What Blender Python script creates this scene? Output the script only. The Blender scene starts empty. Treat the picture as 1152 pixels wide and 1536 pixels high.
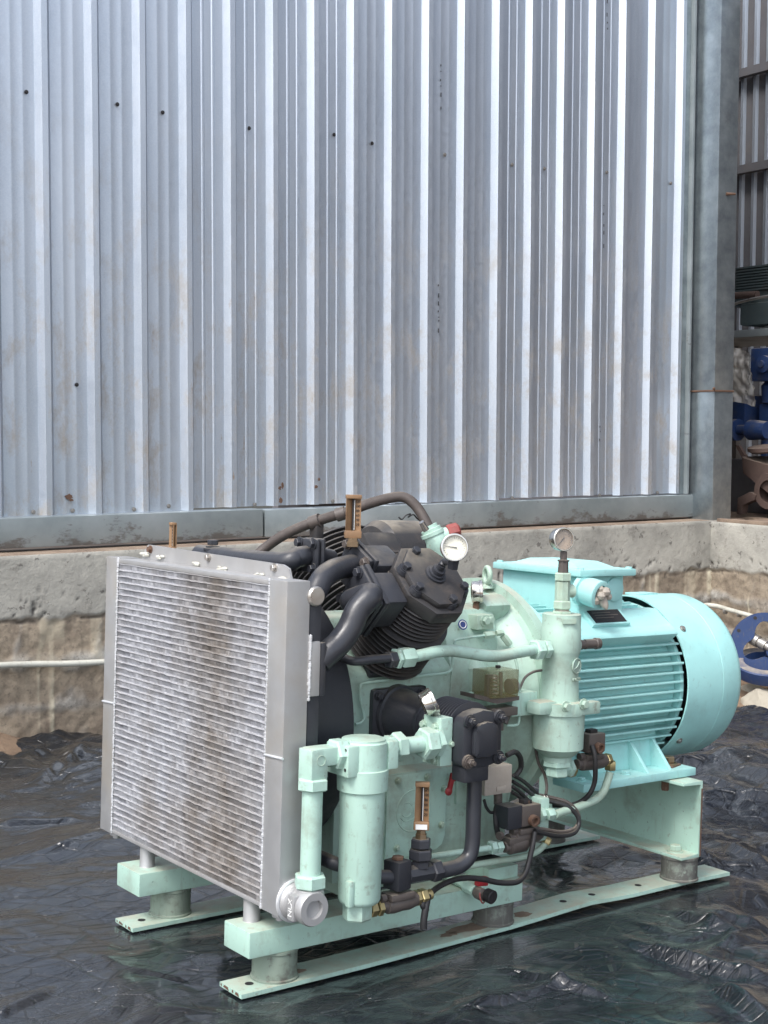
import bpy, bmesh, math, random
import numpy as np
from mathutils import Vector, Matrix
random.seed(7)
rng = np.random.RandomState(11)
sc = bpy.context.scene
COL = sc.collection

# ------------------------------------------------------------------ camera solve
W0, H0, F = 1152., 1536., 2065.
def axes(p, y, r):
    a, b, c = map(math.radians, (p, y, r))
    Rx = np.array([[1,0,0],[0,math.cos(a),-math.sin(a)],[0,math.sin(a),math.cos(a)]])
    Ry = np.array([[math.cos(b),0,math.sin(b)],[0,1,0],[-math.sin(b),0,math.cos(b)]])
    Rz = np.array([[math.cos(c),-math.sin(c),0],[math.sin(c),math.cos(c),0],[0,0,1]])
    R = Rz @ Rx @ Ry
    return np.array([R @ [1,0,0], R @ [0,0,1], R @ [0,-1,0]]).T
RM = axes(1.2922, -36.974, 1.651)      # machine axes seen by the camera
RW = axes(3.6164, -33.712, .1888)      # yard axes (wall runs along X)
def ray(px, py): return np.array([(px-W0/2)/F, (py-H0/2)/F, 1.])
OC = ray(366.9, 1495.3) * 2.75         # machine origin, camera space
CAM = -RW.T @ OC                       # camera in the yard, machine origin = yard origin
RMW = RW.T @ RM
MW = Matrix(RMW.tolist()).to_4x4()     # machine -> yard
def Q(px, py, x=None, y=None, z=None):
    """photo pixel -> machine coordinates on a known plane of the machine"""
    d = RM.T @ ray(px, py); o = -RM.T @ OC
    for i, v in enumerate((x, y, z)):
        if v is not None:
            return Vector((o + d*(v-o[i])/d[i]).tolist())
def WQ(px, py, X=None, Y=None, Z=None):
    d = RW.T @ ray(px, py)
    for i, v in enumerate((X, Y, Z)):
        if v is not None:
            return Vector((CAM + d*(v-CAM[i])/d[i]).tolist())
def mpp(p):
    return float((RM @ np.array(p) + OC)[2]) / F

cam = bpy.data.cameras.new('camera'); camo = bpy.data.objects.new('camera', cam); COL.objects.link(camo)
m = Matrix.Identity(4)
for i in range(3):
    m[i][0] = RW[0, i]; m[i][1] = -RW[1, i]; m[i][2] = -RW[2, i]; m[i][3] = CAM[i]
camo.matrix_world = m
cam.sensor_fit = 'HORIZONTAL'; cam.sensor_width = 36; cam.lens = 36*F/W0
cam.clip_start = .05; cam.clip_end = 500
sc.camera = camo
sc.render.resolution_x = 768; sc.render.resolution_y = 1024

# ------------------------------------------------------------------ sky, sun, exposure
SUN_EL, SUN_DIR = 56, Vector((-.93, -.36))          # soft sun behind the camera's left shoulder
wd = bpy.data.worlds.new('World'); sc.world = wd; wd.use_nodes = True
nt = wd.node_tree; bg = nt.nodes['Background']
sky = nt.nodes.new('ShaderNodeTexSky'); sky.sky_type = 'NISHITA'; sky.sun_disc = False
sky.sun_elevation = math.radians(SUN_EL)
sky.sun_rotation = math.atan2(SUN_DIR.x, SUN_DIR.y)
sky.air_density = 1.0; sky.dust_density = 3.0; sky.ozone_density = 1.0; sky.altitude = 0
hs = nt.nodes.new('ShaderNodeHueSaturation'); hs.inputs['Saturation'].default_value = .50
nt.links.new(sky.outputs[0], hs.inputs['Color']); nt.links.new(hs.outputs[0], bg.inputs[0])
bg.inputs[1].default_value = .15
sun = bpy.data.lights.new('sun', 'SUN'); suno = bpy.data.objects.new('sun', sun); COL.objects.link(suno)
sun.energy = 1.0; sun.angle = math.radians(16); sun.color = (1, .975, .94)
sd = Vector((SUN_DIR.x*math.cos(math.radians(SUN_EL)), SUN_DIR.y*math.cos(math.radians(SUN_EL)), math.sin(math.radians(SUN_EL))))
suno.rotation_euler = sd.to_track_quat('Z', 'Y').to_euler()
vs = sc.view_settings; vs.view_transform = 'Standard'; vs.look = 'None'; vs.gamma = 1; vs.exposure = 1.22
vs.use_curve_mapping = False
sc.render.engine = 'CYCLES'

# ------------------------------------------------------------------ materials
def srgb(r, g, b):
    f = lambda c: (c/255/12.92) if c/255 <= .04045 else ((c/255+.055)/1.055)**2.4
    return (f(r), f(g), f(b), 1)
class NT:
    def __init__(s, name):
        s.m = bpy.data.materials.new(name); s.m.use_nodes = True
        s.t = s.m.node_tree; s.b = s.t.nodes['Principled BSDF']
        s.co = s.t.nodes.new('ShaderNodeTexCoord').outputs['Object']
    def n(s, typ, **k):
        o = s.t.nodes.new(typ)
        for a, v in k.items():
            if a in o.inputs: o.inputs[a].default_value = v
            else: setattr(o, a, v)
        return o
    def l(s, a, b): s.t.links.new(a, b)
    def noise(s, scale, detail=4, rough=.55, stretch=None, dist=0):
        o = s.n('ShaderNodeTexNoise'); o.inputs['Scale'].default_value = scale
        o.inputs['Detail'].default_value = detail; o.inputs['Roughness'].default_value = rough
        o.inputs['Distortion'].default_value = dist
        co = s.co
        if stretch:
            mp = s.n('ShaderNodeMapping'); mp.inputs['Scale'].default_value = stretch
            s.l(co, mp.inputs[0]); co = mp.outputs[0]
        s.l(co, o.inputs['Vector']); return o.outputs['Fac']
    def ramp(s, fac, lo, hi, v0=0., v1=1.):
        o = s.n('ShaderNodeMapRange'); s.l(fac, o.inputs[0])
        o.inputs[1].default_value = lo; o.inputs[2].default_value = hi
        o.inputs[3].default_value = v0; o.inputs[4].default_value = v1
        return o.outputs[0]
    def mix(s, fac, a, b, mode='MIX'):
        o = s.n('ShaderNodeMix'); o.data_type = 'RGBA'; o.blend_type = mode
        for i, v in ((0, fac), (6, a), (7, b)):
            if hasattr(v, 'is_linked') or hasattr(v, 'links'): s.l(v, o.inputs[i])
            else: o.inputs[i].default_value = v
        return o.outputs[2]
    def mul(s, a, b):
        o = s.n('ShaderNodeMath', operation='MULTIPLY')
        for i, v in ((0, a), (1, b)):
            if hasattr(v, 'links'): s.l(v, o.inputs[i])
            else: o.inputs[i].default_value = v
        return o.outputs[0]
    def mx(s, a, b):
        o = s.n('ShaderNodeMath', operation='MAXIMUM'); s.l(a, o.inputs[0]); s.l(b, o.inputs[1]); return o.outputs[0]
    def bump(s, h, strength, dist=.001):
        o = s.n('ShaderNodeBump'); o.inputs['Strength'].default_value = strength; o.inputs['Distance'].default_value = dist
        s.l(h, o.inputs['Height']); s.l(o.outputs[0], s.b.inputs['Normal'])
    def up(s):
        g = s.n('ShaderNodeNewGeometry'); x = s.n('ShaderNodeSeparateXYZ'); s.l(g.outputs['Normal'], x.inputs[0]); return x.outputs[2]
    def col(s, c):
        if hasattr(c, 'links'): s.l(c, s.b.inputs['Base Color'])
        else: s.b.inputs['Base Color'].default_value = c
    def rough(s, c):
        if hasattr(c, 'links'): s.l(c, s.b.inputs['Roughness'])
        else: s.b.inputs['Roughness'].default_value = c
MATS = {}
def paint(name, base, rough=.42, dirt=.35, dirtcol=srgb(112, 100, 84), dust=.35, chip=.0, var=.12, dscale=9., spec=.5):
    """aged brushed paint: tone drift, dried-on dirt, settled dust, chips"""
    k = NT(name)
    c = k.mix(k.ramp(k.noise(5, 3), .3, .7), tuple(v*(1-var) for v in base[:3])+(1,), tuple(min(1, v*(1+var*.6)) for v in base[:3])+(1,))
    if dirt:
        d = k.mul(k.ramp(k.noise(dscale, 8, .68), .52, .74), dirt)
        d2 = k.mul(k.ramp(k.noise(55, 5, .6), .60, .72), dirt*.8)
        c = k.mix(k.mx(d, d2), c, dirtcol)
        st = k.mul(k.ramp(k.noise(16, 4, .6, (5, 5, .7)), .60, .78), dirt*.6)
        c = k.mix(st, c, dirtcol)
    if dust:
        u = k.ramp(k.up(), .72, 1.0); dn = k.ramp(k.noise(14, 6, .65), .3, .68)
        c = k.mix(k.mul(k.mul(u, dn), dust), c, srgb(168, 158, 140))
    if chip:
        cn = k.ramp(k.noise(60, 8, .75), .68-chip*.07, .69-chip*.07)
        c = k.mix(k.mul(cn, .85), c, srgb(72, 58, 48))
    k.col(c)
    k.rough(k.ramp(k.noise(22, 5), .3, .7, rough-.08, rough+.16))
    k.b.inputs['Specular IOR Level'].default_value = spec
    k.bump(k.noise(70, 7, .7), .4, .0016)
    MATS[name] = k.m; return k.m
paint('mint', srgb(172, 203, 190), .42, .55, dust=.45, chip=.10)
paint('mint_frame', srgb(167, 199, 186), .44, .55, dust=.8, chip=.32)
paint('mint_cast', srgb(163, 190, 177), .5, .62, dust=.9, chip=.05, dscale=6)
paint('mint_worn', srgb(166, 190, 174), .5, .6, dirtcol=srgb(124, 116, 90), dust=.5, chip=.15)
paint('aqua', srgb(160, 211, 209), .42, .30, dirtcol=srgb(116, 134, 128), dust=.22, chip=.04, dscale=7)
paint('black', srgb(49, 51, 57), .36, .22, srgb(78, 72, 66), dust=.5)
paint('black_dusty', srgb(54, 53, 54), .46, .6, srgb(92, 82, 74), dust=1., dscale=12)
paint('black_matt', srgb(44, 46, 52), .45, .12, srgb(70, 66, 62), dust=.2)
paint('hose', srgb(70, 63, 60), .62, .5, srgb(104, 92, 82), dust=.4)
paint('cable', srgb(36, 36, 38), .5, .3, srgb(78, 72, 68), dust=.25)
paint('grease', srgb(86, 79, 75), .42, .7, srgb(50, 44, 41), dust=.5, dscale=16)
paint('red', srgb(150, 40, 46), .4, .3, dust=.2)
paint('redcap', srgb(140, 66, 62), .5, .4, dust=.3)
paint('blue', srgb(34, 58, 102), .5, 1., srgb(78, 80, 84), dust=1., dscale=9)
paint('bronze_brown', srgb(142, 112, 82), .5, .55, srgb(98, 74, 54), dust=.2)
paint('rusty_casting', srgb(84, 68, 62), .8, .6, srgb(66, 52, 48), dust=.3)
paint('rust', srgb(100, 76, 62), .85, .8, srgb(54, 44, 40), dust=.2)
paint('taupe', srgb(158, 150, 140), .5, .25, dust=.4)
paint('rubber', srgb(92, 92, 88), .65, .9, srgb(142, 156, 144), dust=.35, dscale=20)
paint('rubber_green', srgb(128, 142, 130), .6, 1., srgb(78, 74, 68), dust=.35, dscale=18)
paint('white_plastic', srgb(188, 188, 178), .5, .5, dust=.4)
paint('cream', srgb(226, 224, 206), .5, .05, dust=0)
paint('gauge_brown', srgb(150, 132, 112), .5, .4, srgb(110, 84, 66), dust=0)
paint('ink', srgb(34, 32, 34), .6, 0, dust=0)
paint('white_ink', srgb(225, 226, 224), .5, 0, dust=0)
paint('sticker_blue', srgb(48, 62, 120), .4, .1, dust=0)
paint('stone', srgb(164, 158, 144), .9, .6, srgb(120, 106, 88), dust=.2)
paint('dark_inside', srgb(92, 92, 96), .7, .3, dust=.3)
paint('grey_machine', srgb(78, 90, 92), .5, .4, dust=.3)

def metal(name, base, rough=.35, var=.15, dirt=.0, dirtcol=srgb(110, 96, 80), scale=12, stretch=None, bump=.1, metallic=1.):
    k = NT(name)
    c = k.mix(k.ramp(k.noise(scale, 5, .6, stretch), .3, .7), tuple(v*(1-var) for v in base[:3])+(1,), base)
    mt = None
    if dirt:
        d = k.mul(k.ramp(k.noise(4.5, 7, .62), .47, .70), dirt)
        c = k.mix(d, c, dirtcol)
        mt = k.ramp(d, 0, 1, metallic, 0)
    k.col(c)
    if mt is not None: k.l(mt, k.b.inputs['Metallic'])
    else: k.b.inputs['Metallic'].default_value = metallic
    k.rough(k.ramp(k.noise(scale*2, 4, .6, stretch), .3, .7, rough-.07, rough+.12))
    if bump: k.bump(k.noise(120, 3), bump, .0006)
    MATS[name] = k.m; return k.m
metal('alu', srgb(178, 178, 178), .42, .12, .35, srgb(128, 120, 108), metallic=0.45)
metal('alu_tank', srgb(166, 167, 168), .45, .12, .55, srgb(140, 130, 112), metallic=0.4)
metal('weld', srgb(226, 228, 230), .35, .2, metallic=0.5)
metal('steel', srgb(188, 184, 178), .32, .2, .4, metallic=0.8)
metal('chrome', srgb(214, 210, 204), .18, .15, .25)
metal('bronze_metal', srgb(168, 146, 120), .38, .25, .4, srgb(92, 72, 56))
metal('brass', srgb(196, 180, 132), .38, .2, .35)
metal('grey_steel', srgb(150, 148, 144), .45, .25, .6, srgb(96, 84, 72), metallic=0.5)
k = NT('core_tube')      # cooler core: bright fins under a run of brown grime
gp = k.n('ShaderNodeNewGeometry').outputs['Position']; k.co = gp
sx = k.n('ShaderNodeSeparateXYZ'); k.l(gp, sx.inputs[0])
c = k.mix(k.ramp(k.noise(60, 5, .7), .3, .7), srgb(184, 185, 189), srgb(208, 209, 213))
yy = k.n('ShaderNodeMath', operation='ADD'); k.l(sx.outputs[1], yy.inputs[0]); k.l(k.mul(sx.outputs[2], -.16), yy.inputs[1])
band = k.n('ShaderNodeMath', operation='COMPARE'); 
ds = k.n('ShaderNodeMath', operation='SUBTRACT'); k.l(yy.outputs[0], ds.inputs[0]); ds.inputs[1].default_value = .115
ab = k.n('ShaderNodeMath', operation='ABSOLUTE'); k.l(ds.outputs[0], ab.inputs[0])
wob = k.n('ShaderNodeMath', operation='ADD'); k.l(ab.outputs[0], wob.inputs[0]); k.l(k.ramp(k.noise(4, 8, .7, (1, 1, .7)), .3, .7, .14, -.14), wob.inputs[1])
st_ = k.mul(k.ramp(wob.outputs[0], .20, .02), k.ramp(k.noise(16, 5, .6), .3, .6, .6, .9))
st2_ = k.mul(k.ramp(k.noise(3.2, 8, .7), .52, .70), .7)
sm = k.mx(st_, st2_)
c = k.mix(k.mul(sm, .85), c, srgb(120, 108, 94))
k.col(c); k.l(k.ramp(sm, 0, 1, .35, 0), k.b.inputs['Metallic']); k.rough(.45)
MATS['core_tube'] = k.m

# galvanised corrugated sheet: bright, slightly spangled, with brown runs low down
k = NT('galvanised')
sp = k.noise(150, 2, .5); drift = k.noise(2.2, 4, .6, (2.5, 1, .5))
c = k.mix(k.ramp(drift, .3, .7), srgb(184, 194, 206), srgb(204, 212, 222))
c = k.mix(k.mul(k.ramp(sp, .35, .7), .35), c, srgb(214, 220, 226))
st = k.ramp(k.noise(3.2, 8, .7, (2.6, 1, 1.3)), .50, .70)
geo = k.n('ShaderNodeSeparateXYZ'); k.l(k.co, geo.inputs[0])
low = k.ramp(geo.outputs[2], 1.9, .75)
d = k.mul(k.mul(st, low), .8)
c = k.mix(d, c, srgb(150, 136, 116))
rs = k.mul(k.ramp(k.noise(9, 8, .7, (3, 1, .45)), .64, .70), k.ramp(geo.outputs[2], 1.5, .8, 0, .8))
c = k.mix(rs, c, srgb(138, 108, 76))
k.col(c); k.l(k.ramp(k.mx(d, rs), 0, .8, .86, .1), k.b.inputs['Metallic'])
k.rough(k.ramp(k.noise(40, 4), .3, .7, .40, .52)); k.bump(k.noise(60, 4), .06, .001)
MATS['galvanised'] = k.m
k = NT('galv_beam')
c = k.mix(k.ramp(k.noise(4, 6, .6), .35, .7), srgb(140, 150, 152), srgb(172, 180, 182))
zb = k.n('ShaderNodeSeparateXYZ'); k.l(k.co, zb.inputs[0])
zo = k.n('ShaderNodeMath', operation='ADD'); k.l(k.ramp(zb.outputs[2], .008, .085, .14, -.04), zo.inputs[0]); k.l(k.noise(7, 9, .72, (1, 1, 2.0)), zo.inputs[1])
d = k.ramp(zo.outputs[0], .57, .66)
c = k.mix(k.mul(d, .8), c, srgb(82, 72, 64))
k.col(c); k.l(k.ramp(d, 0, 1, .55, .05), k.b.inputs['Metallic']); k.rough(.5); k.bump(k.noise(30, 5), .15, .002)
MATS['galv_beam'] = k.m
k = NT('galv_post')
c = k.mix(k.ramp(k.noise(9, 7, .65), .3, .7), srgb(130, 140, 146), srgb(172, 182, 186))
d = k.ramp(k.noise(5, 8, .72, (1, 1, .5)), .60, .76)
c = k.mix(k.mul(d, .5), c, srgb(96, 88, 78))
k.col(c); k.b.inputs['Metallic'].default_value = .8; k.rough(k.ramp(k.noise(30, 4), .3, .7, .28, .42)); k.bump(k.noise(30, 5), .1, .002)
MATS['galv_post'] = k.m
# concrete plinth
k = NT('concrete')       # grey cast band over tan stone courses with smeared mortar and lime runs
def att(nm):
    a = k.n('ShaderNodeAttribute'); a.attribute_name = nm; return a.outputs['Fac']
n1 = k.noise(3.2, 10, .7); n2 = k.noise(15, 10, .74); n4 = k.noise(48, 8, .74)
grey = k.mix(k.ramp(n1, .32, .68), srgb(140, 138, 131), srgb(186, 183, 173))
grey = k.mix(k.mul(k.ramp(n2, .56, .68), .6), grey, srgb(112, 107, 100))
grey = k.mix(k.mul(k.ramp(k.noise(24, 5, .65), .62, .67), .7), grey, srgb(84, 80, 76))
tan = k.mix(k.ramp(k.noise(7, 9, .74), .34, .66), srgb(116, 104, 91), srgb(166, 153, 134))
tan = k.mix(k.mul(k.ramp(n4, .52, .68), .6), tan, srgb(92, 84, 74))
mort = k.mix(k.ramp(n2, .35, .65), srgb(128, 124, 117), srgb(178, 175, 168))
mort = k.mix(k.mul(k.ramp(n4, .54, .66), .7), mort, srgb(88, 84, 80))
c = k.mix(att('mortar'), tan, mort)
c = k.mix(att('upper'), c, grey)
c = k.mix(k.mul(att('drip'), k.ramp(n4, .35, .6, .4, .95)), c, srgb(210, 202, 178))
c = k.mix(k.mul(att('crack'), .8), c, srgb(66, 60, 56))
k.col(c); k.rough(.93)
hb = k.n('ShaderNodeMath', operation='ADD'); k.l(n2, hb.inputs[0]); k.l(k.mul(n4, .7), hb.inputs[1])
k.bump(hb.outputs[0], .7, .007)
MATS['concrete'] = k.m
k = NT('ledge_dirt')
k.col(k.mix(k.ramp(k.noise(9, 7, .7), .3, .7), srgb(104, 88, 76), srgb(150, 132, 114))); k.rough(.95); k.bump(k.noise(40, 7, .7), .6, .006)
MATS['ledge_dirt'] = k.m
k = NT('soil')
c = k.mix(k.ramp(k.noise(2.5, 9, .7), .3, .7), srgb(108, 90, 74), srgb(150, 128, 106))
c = k.mix(k.mul(k.ramp(k.noise(30, 6, .7), .5, .7), .6), c, srgb(92, 76, 64))
k.col(c); k.rough(.97); k.bump(k.noise(45, 8, .75), .8, .02)
MATS['soil'] = k.m
# tarpaulin: woven dark PE film with dust
k = NT('tarp')
c = k.mix(k.ramp(k.noise(1.6, 7, .65), .35, .68), srgb(14, 17, 22), srgb(24, 28, 34))
dn = k.ramp(k.noise(2.6, 10, .70, (1.0, 1.5, 1), 0), .50, .74)
c = k.mix(k.mul(dn, .20), c, srgb(86, 88, 92))
c = k.mix(k.mul(k.ramp(k.noise(60, 6, .7), .62, .72), .30), c, srgb(128, 122, 114))
k.col(c)
k.rough(k.ramp(dn, 0, 1, .24, .42))
k.b.inputs['Specular IOR Level'].default_value = .45
k.b.inputs['Coat Weight'].default_value = .75; k.b.inputs['Coat Roughness'].default_value = .14; k.b.inputs['Coat IOR'].default_value = 1.5
def creases(scale, w, rot, st):
    mp_ = k.n('ShaderNodeMapping'); mp_.inputs['Scale'].default_value = (1, st, 1); mp_.inputs['Rotation'].default_value = (0, 0, rot); k.l(k.co, mp_.inputs[0])
    vo = k.n('ShaderNodeTexVoronoi', feature='DISTANCE_TO_EDGE'); vo.inputs['Scale'].default_value = scale; k.l(mp_.outputs[0], vo.inputs['Vector'])
    return k.ramp(vo.outputs['Distance'], 0, w)
pm = k.ramp(k.noise(3.0, 5, .6), .44, .62)
pm2 = k.ramp(k.noise(4.6, 5, .6), .48, .64)
wv = k.n('ShaderNodeTexWave', wave_type='BANDS', bands_direction='X'); wv.inputs['Scale'].default_value = 42; k.l(k.co, wv.inputs[0])
def add(a, b):
    o = k.n('ShaderNodeMath', operation='ADD'); k.l(a, o.inputs[0]); k.l(b, o.inputs[1]); return o.outputs[0]
ht = add(k.mul(creases(5.5, .05, .45, 1.9), .9), k.mul(creases(13, .07, -.6, 1.6), .5))
ht = add(ht, k.mul(k.mul(creases(34, .12, .45, 1.8), pm), .22))
ht = add(ht, k.mul(k.mul(creases(80, .16, -.3, 1.4), pm2), .09))
ht = add(ht, k.mul(k.mul(wv.outputs['Fac'], pm2), .06))
k.bump(ht, .8, .007)
MATS['tarp'] = k.m
# smoked switch cover, gauge glass, plastic bag
def seethrough(name, tint, alpha, rough):
    k = NT(name); k.col(tint); k.rough(rough); k.b.inputs['Alpha'].default_value = alpha
    MATS[name] = k.m
seethrough('smoked', srgb(120, 112, 70), .45, .2)
seethrough('glass', (1, 1, 1, 1), .06, .05)
seethrough('film', srgb(200, 196, 188), .55, .25)
k = NT('glow_none')  # plain dark interior sheet
k.col(k.mix(k.ramp(k.noise(3, 4), .3, .7), srgb(96, 98, 102), srgb(120, 122, 126))); k.rough(.6); k.b.inputs['Metallic'].default_value = .3
MATS['inside_sheet'] = k.m

# ------------------------------------------------------------------ mesh helpers
def V(*a): return Vector(a if len(a) > 1 else a[0])
def frame(ax):
    ax = V(ax).normalized()
    u = ax.orthogonal().normalized() if abs(ax.z) > .9 else ax.cross(V(0, 0, 1)).normalized()
    return u, ax.cross(u).normalized(), ax
class B:
    def __init__(s): s.bm = bmesh.new()
    def ring(s, c, u, v, r, n, ph=0):
        return [s.bm.verts.new(c + u*(r*math.cos(ph+2*math.pi*i/n)) + v*(r*math.sin(ph+2*math.pi*i/n))) for i in range(n)]
    def skin(s, a, b):
        n = len(a)
        for i in range(n): s.bm.faces.new((a[i], a[(i+1) % n], b[(i+1) % n], b[i]))
    def lathe(s, p, ax, prof, n=28, ph=0, cap=True):
        u, v, w = frame(ax); p = V(p); rs = [s.ring(p+w*t, u, v, max(r, 1e-5), n, ph) for t, r in prof]
        for a, b in zip(rs, rs[1:]): s.skin(a, b)
        if cap: s.bm.faces.new(rs[0][::-1]); s.bm.faces.new(rs[-1])
        return s
    def cyl(s, p0, p1, r, r1=None, n=24):
        p0, p1 = V(p0), V(p1); return s.lathe(p0, p1-p0, [(0, r), ((p1-p0).length, r if r1 is None else r1)], n)
    def hex(s, p, ax, r, h, ph=0):     # chamfered nut
        return s.lathe(p, ax, [(0, r*.88), (h*.12, r), (h*.88, r), (h, r*.88)], 6, ph)
    def bolt(s, p, ax, r, h=None):
        h = h or r*1.1; ax = V(ax).normalized(); p = V(p)
        s.lathe(p, ax, [(0, r*1.55), (r*.3, r*1.55)], 14); s.hex(p+ax*r*.3, ax, r*1.15, h); return s
    def box(s, c, size, R=None, bev=0):
        c = V(c); vs = []
        R = R or Matrix.Identity(3)
        for z in (-.5, .5):
            for y in (-.5, .5):
                for x in (-.5, .5): vs.append(s.bm.verts.new(c + R @ V(x*size[0], y*size[1], z*size[2])))
        fs = [s.bm.faces.new([vs[i] for i in q]) for q in ((0,2,3,1),(4,5,7,6),(0,1,5,4),(2,6,7,3),(0,4,6,2),(1,3,7,5))]
        if bev: s._bev(fs, bev)
        return s
    def bb(s, lo, hi, bev=0):
        lo, hi = V(lo), V(hi); return s.box((lo+hi)/2, hi-lo, None, bev)
    def _bev(s, fs, w, seg=2):
        es = list({e for f in fs for e in f.edges})
        bmesh.ops.bevel(s.bm, geom=es, offset=w, segments=seg, affect='EDGES', profile=.6)
    def prism(s, poly, ext, bev=0):
        ext = V(ext); a = [s.bm.verts.new(V(p)) for p in poly]; b = [s.bm.verts.new(V(p)+ext) for p in poly]; n = len(a)
        fs = [s.bm.faces.new(a[::-1]), s.bm.faces.new(b)]
        for i in range(n): fs.append(s.bm.faces.new((a[i], a[(i+1) % n], b[(i+1) % n], b[i])))
        if bev: s._bev(fs, bev)
        return s
    def tube(s, pts, r, n=12, sub=8, cap=True):
        pts = [V(p) for p in pts]
        if len(pts) > 2 and sub > 1:
            q = [pts[0]*2-pts[1]] + pts + [pts[-1]*2-pts[-2]]; out = []
            for i in range(1, len(q)-2):
                for j in range(sub):
                    t = j/sub; a, b, c, d = q[i-1], q[i], q[i+1], q[i+2]
                    out.append(.5*((2*b)+(c-a)*t+(2*a-5*b+4*c-d)*t*t+(3*b-a-3*c+d)*t**3))
            pts = out + [q[-2]]
        u = None; prev = None
        for i, p in enumerate(pts):
            t = (pts[min(i+1, len(pts)-1)]-pts[max(i-1, 0)]).normalized()
            if u is None: u = t.orthogonal().normalized()
            u = (u - t*u.dot(t)).normalized(); v = t.cross(u)
            rr = r(i/(len(pts)-1)) if callable(r) else r
            ring = s.ring(p, u, v, rr, n)
            if prev: s.skin(prev, ring)
            elif cap: s.bm.faces.new(ring[::-1])
            prev = ring
        if cap: s.bm.faces.new(prev)
        return s
    def sphere(s, c, r, sc_=(1, 1, 1), seg=20):
        bmesh.ops.create_uvsphere(s.bm, u_segments=seg, v_segments=seg//2, radius=r, matrix=Matrix.Translation(V(c)) @ Matrix.Diagonal((*sc_, 1))); return s
    def torus(s, c, ax, R, r, n=32, k=10, a0=0, a1=2*math.pi):
        u, v, w = frame(ax); c = V(c); rs = []; full = abs(a1-a0-2*math.pi) < 1e-6
        for i in range(n if full else n+1):
            a = a0+(a1-a0)*i/n; d = u*math.cos(a)+v*math.sin(a)
            rs.append([s.bm.verts.new(c+d*(R+r*math.cos(2*math.pi*j/k))+w*(r*math.sin(2*math.pi*j/k))) for j in range(k)])
        for a, b in zip(rs, rs[1:]+([rs[0]] if full else [])): s.skin(a, b)
        return s
    def mesh(s, name, mat, ang=35):
        bmesh.ops.recalc_face_normals(s.bm, faces=s.bm.faces[:])
        me = bpy.data.meshes.new(name); s.bm.to_mesh(me); s.bm.free()
        for p in me.polygons: p.use_smooth = True
        me.set_sharp_from_angle(angle=math.radians(ang))
        me.materials.append(MATS[mat]); return me
    def obj(s, name, mat, parent=None, ang=35):
        return link(name, s.mesh(name, mat, ang), parent)
def link(name, me, parent=None, loc=None):
    o = bpy.data.objects.new(name, me); COL.objects.link(o)
    if parent: o.parent = parent
    if loc is not None: o.location = loc
    return o
def tag(o, label, cat, group=None, kind=None):
    o['label'] = label; o['category'] = cat
    if group: o['group'] = group
    if kind: o['kind'] = kind
    return o
def struct(o): o['kind'] = 'structure'; return o
def empty(name, loc=(0, 0, 0)):
    o = bpy.data.objects.new(name, None); o.empty_display_size = .1; COL.objects.link(o); o.location = loc; return o
def text_obj(name, body, size, origin, right, upv, mat, parent, depth=.0006):
    cu = bpy.data.curves.new('t', 'FONT'); cu.body = body; cu.size = size; cu.extrude = depth; cu.resolution_u = 2
    cu.align_x = 'CENTER'; cu.align_y = 'CENTER'
    to = bpy.data.objects.new('t', cu); COL.objects.link(to)
    dg = bpy.context.evaluated_depsgraph_get(); dg.update()
    me = bpy.data.meshes.new_from_object(to.evaluated_get(dg)); me.name = name
    bpy.data.objects.remove(to); bpy.data.curves.remove(cu)
    r = V(right).normalized(); u = V(upv); u = (u-r*u.dot(r)).normalized(); n = r.cross(u)
    M = Matrix((r, u, n)).transposed().to_4x4(); M.translation = V(origin); me.transform(M)
    me.materials.clear(); me.materials.append(MATS[mat]); return link(name, me, parent)
# value noise for heightfields
def vnoise(x, y, seed, per=256):
    r = np.random.RandomState(seed).rand(per, per)
    xi = np.floor(x).astype(int); yi = np.floor(y).astype(int); fx = x-xi; fy = y-yi
    fx = fx*fx*fx*(fx*(fx*6-15)+10); fy = fy*fy*fy*(fy*(fy*6-15)+10)
    g = lambda a, b: r[a % per, b % per]
    return (g(xi, yi)*(1-fx)+g(xi+1, yi)*fx)*(1-fy)+(g(xi, yi+1)*(1-fx)+g(xi+1, yi+1)*fx)*fy
def fbm(x, y, seed, o=4, g=.5):
    t = 0; a = 1; s = 0
    for i in range(o): t = t+a*vnoise(x*2**i, y*2**i, seed+i); s += a; a *= g
    return t/s
def ridged(x, y, seed, o=4, g=.5):
    t = 0; a = 1; s = 0
    for i in range(o): t = t+a*(1-np.abs(2*vnoise(x*2**i, y*2**i, seed+i)-1))**2; s += a; a *= g
    return t/s
def facet(x, y, seed, per=128):
    """crumpled-film height: flat triangles between random points"""
    r = np.random.RandomState(seed).rand(per, per)
    y2 = y*1.1547; x2 = x-y2*.5
    xi = np.floor(x2).astype(int); yi = np.floor(y2).astype(int); fx = x2-xi; fy = y2-yi
    a = r[xi % per, yi % per]; b = r[(xi+1) % per, yi % per]; c = r[xi % per, (yi+1) % per]; d = r[(xi+1) % per, (yi+1) % per]
    return np.where(fx+fy < 1, a+(b-a)*fx+(c-a)*fy, d+(c-d)*(1-fx)+(b-d)*(1-fy))
def worley(x, y, seed, per=128):
    rs = np.random.RandomState(seed); jx = rs.rand(per, per); jy = rs.rand(per, per)
    xi = np.floor(x).astype(int); yi = np.floor(y).astype(int); best = np.full(x.shape, 9.); sec = np.full(x.shape, 9.)
    for a in (-1, 0, 1):
        for b in (-1, 0, 1):
            cx_ = xi+a; cy__ = yi+b
            d = np.hypot(cx_+jx[cx_ % per, cy__ % per]-x, cy__+jy[cx_ % per, cy__ % per]-y)
            sec = np.minimum(sec, np.maximum(best, d)); best = np.minimum(best, d)
    return best, sec
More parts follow.
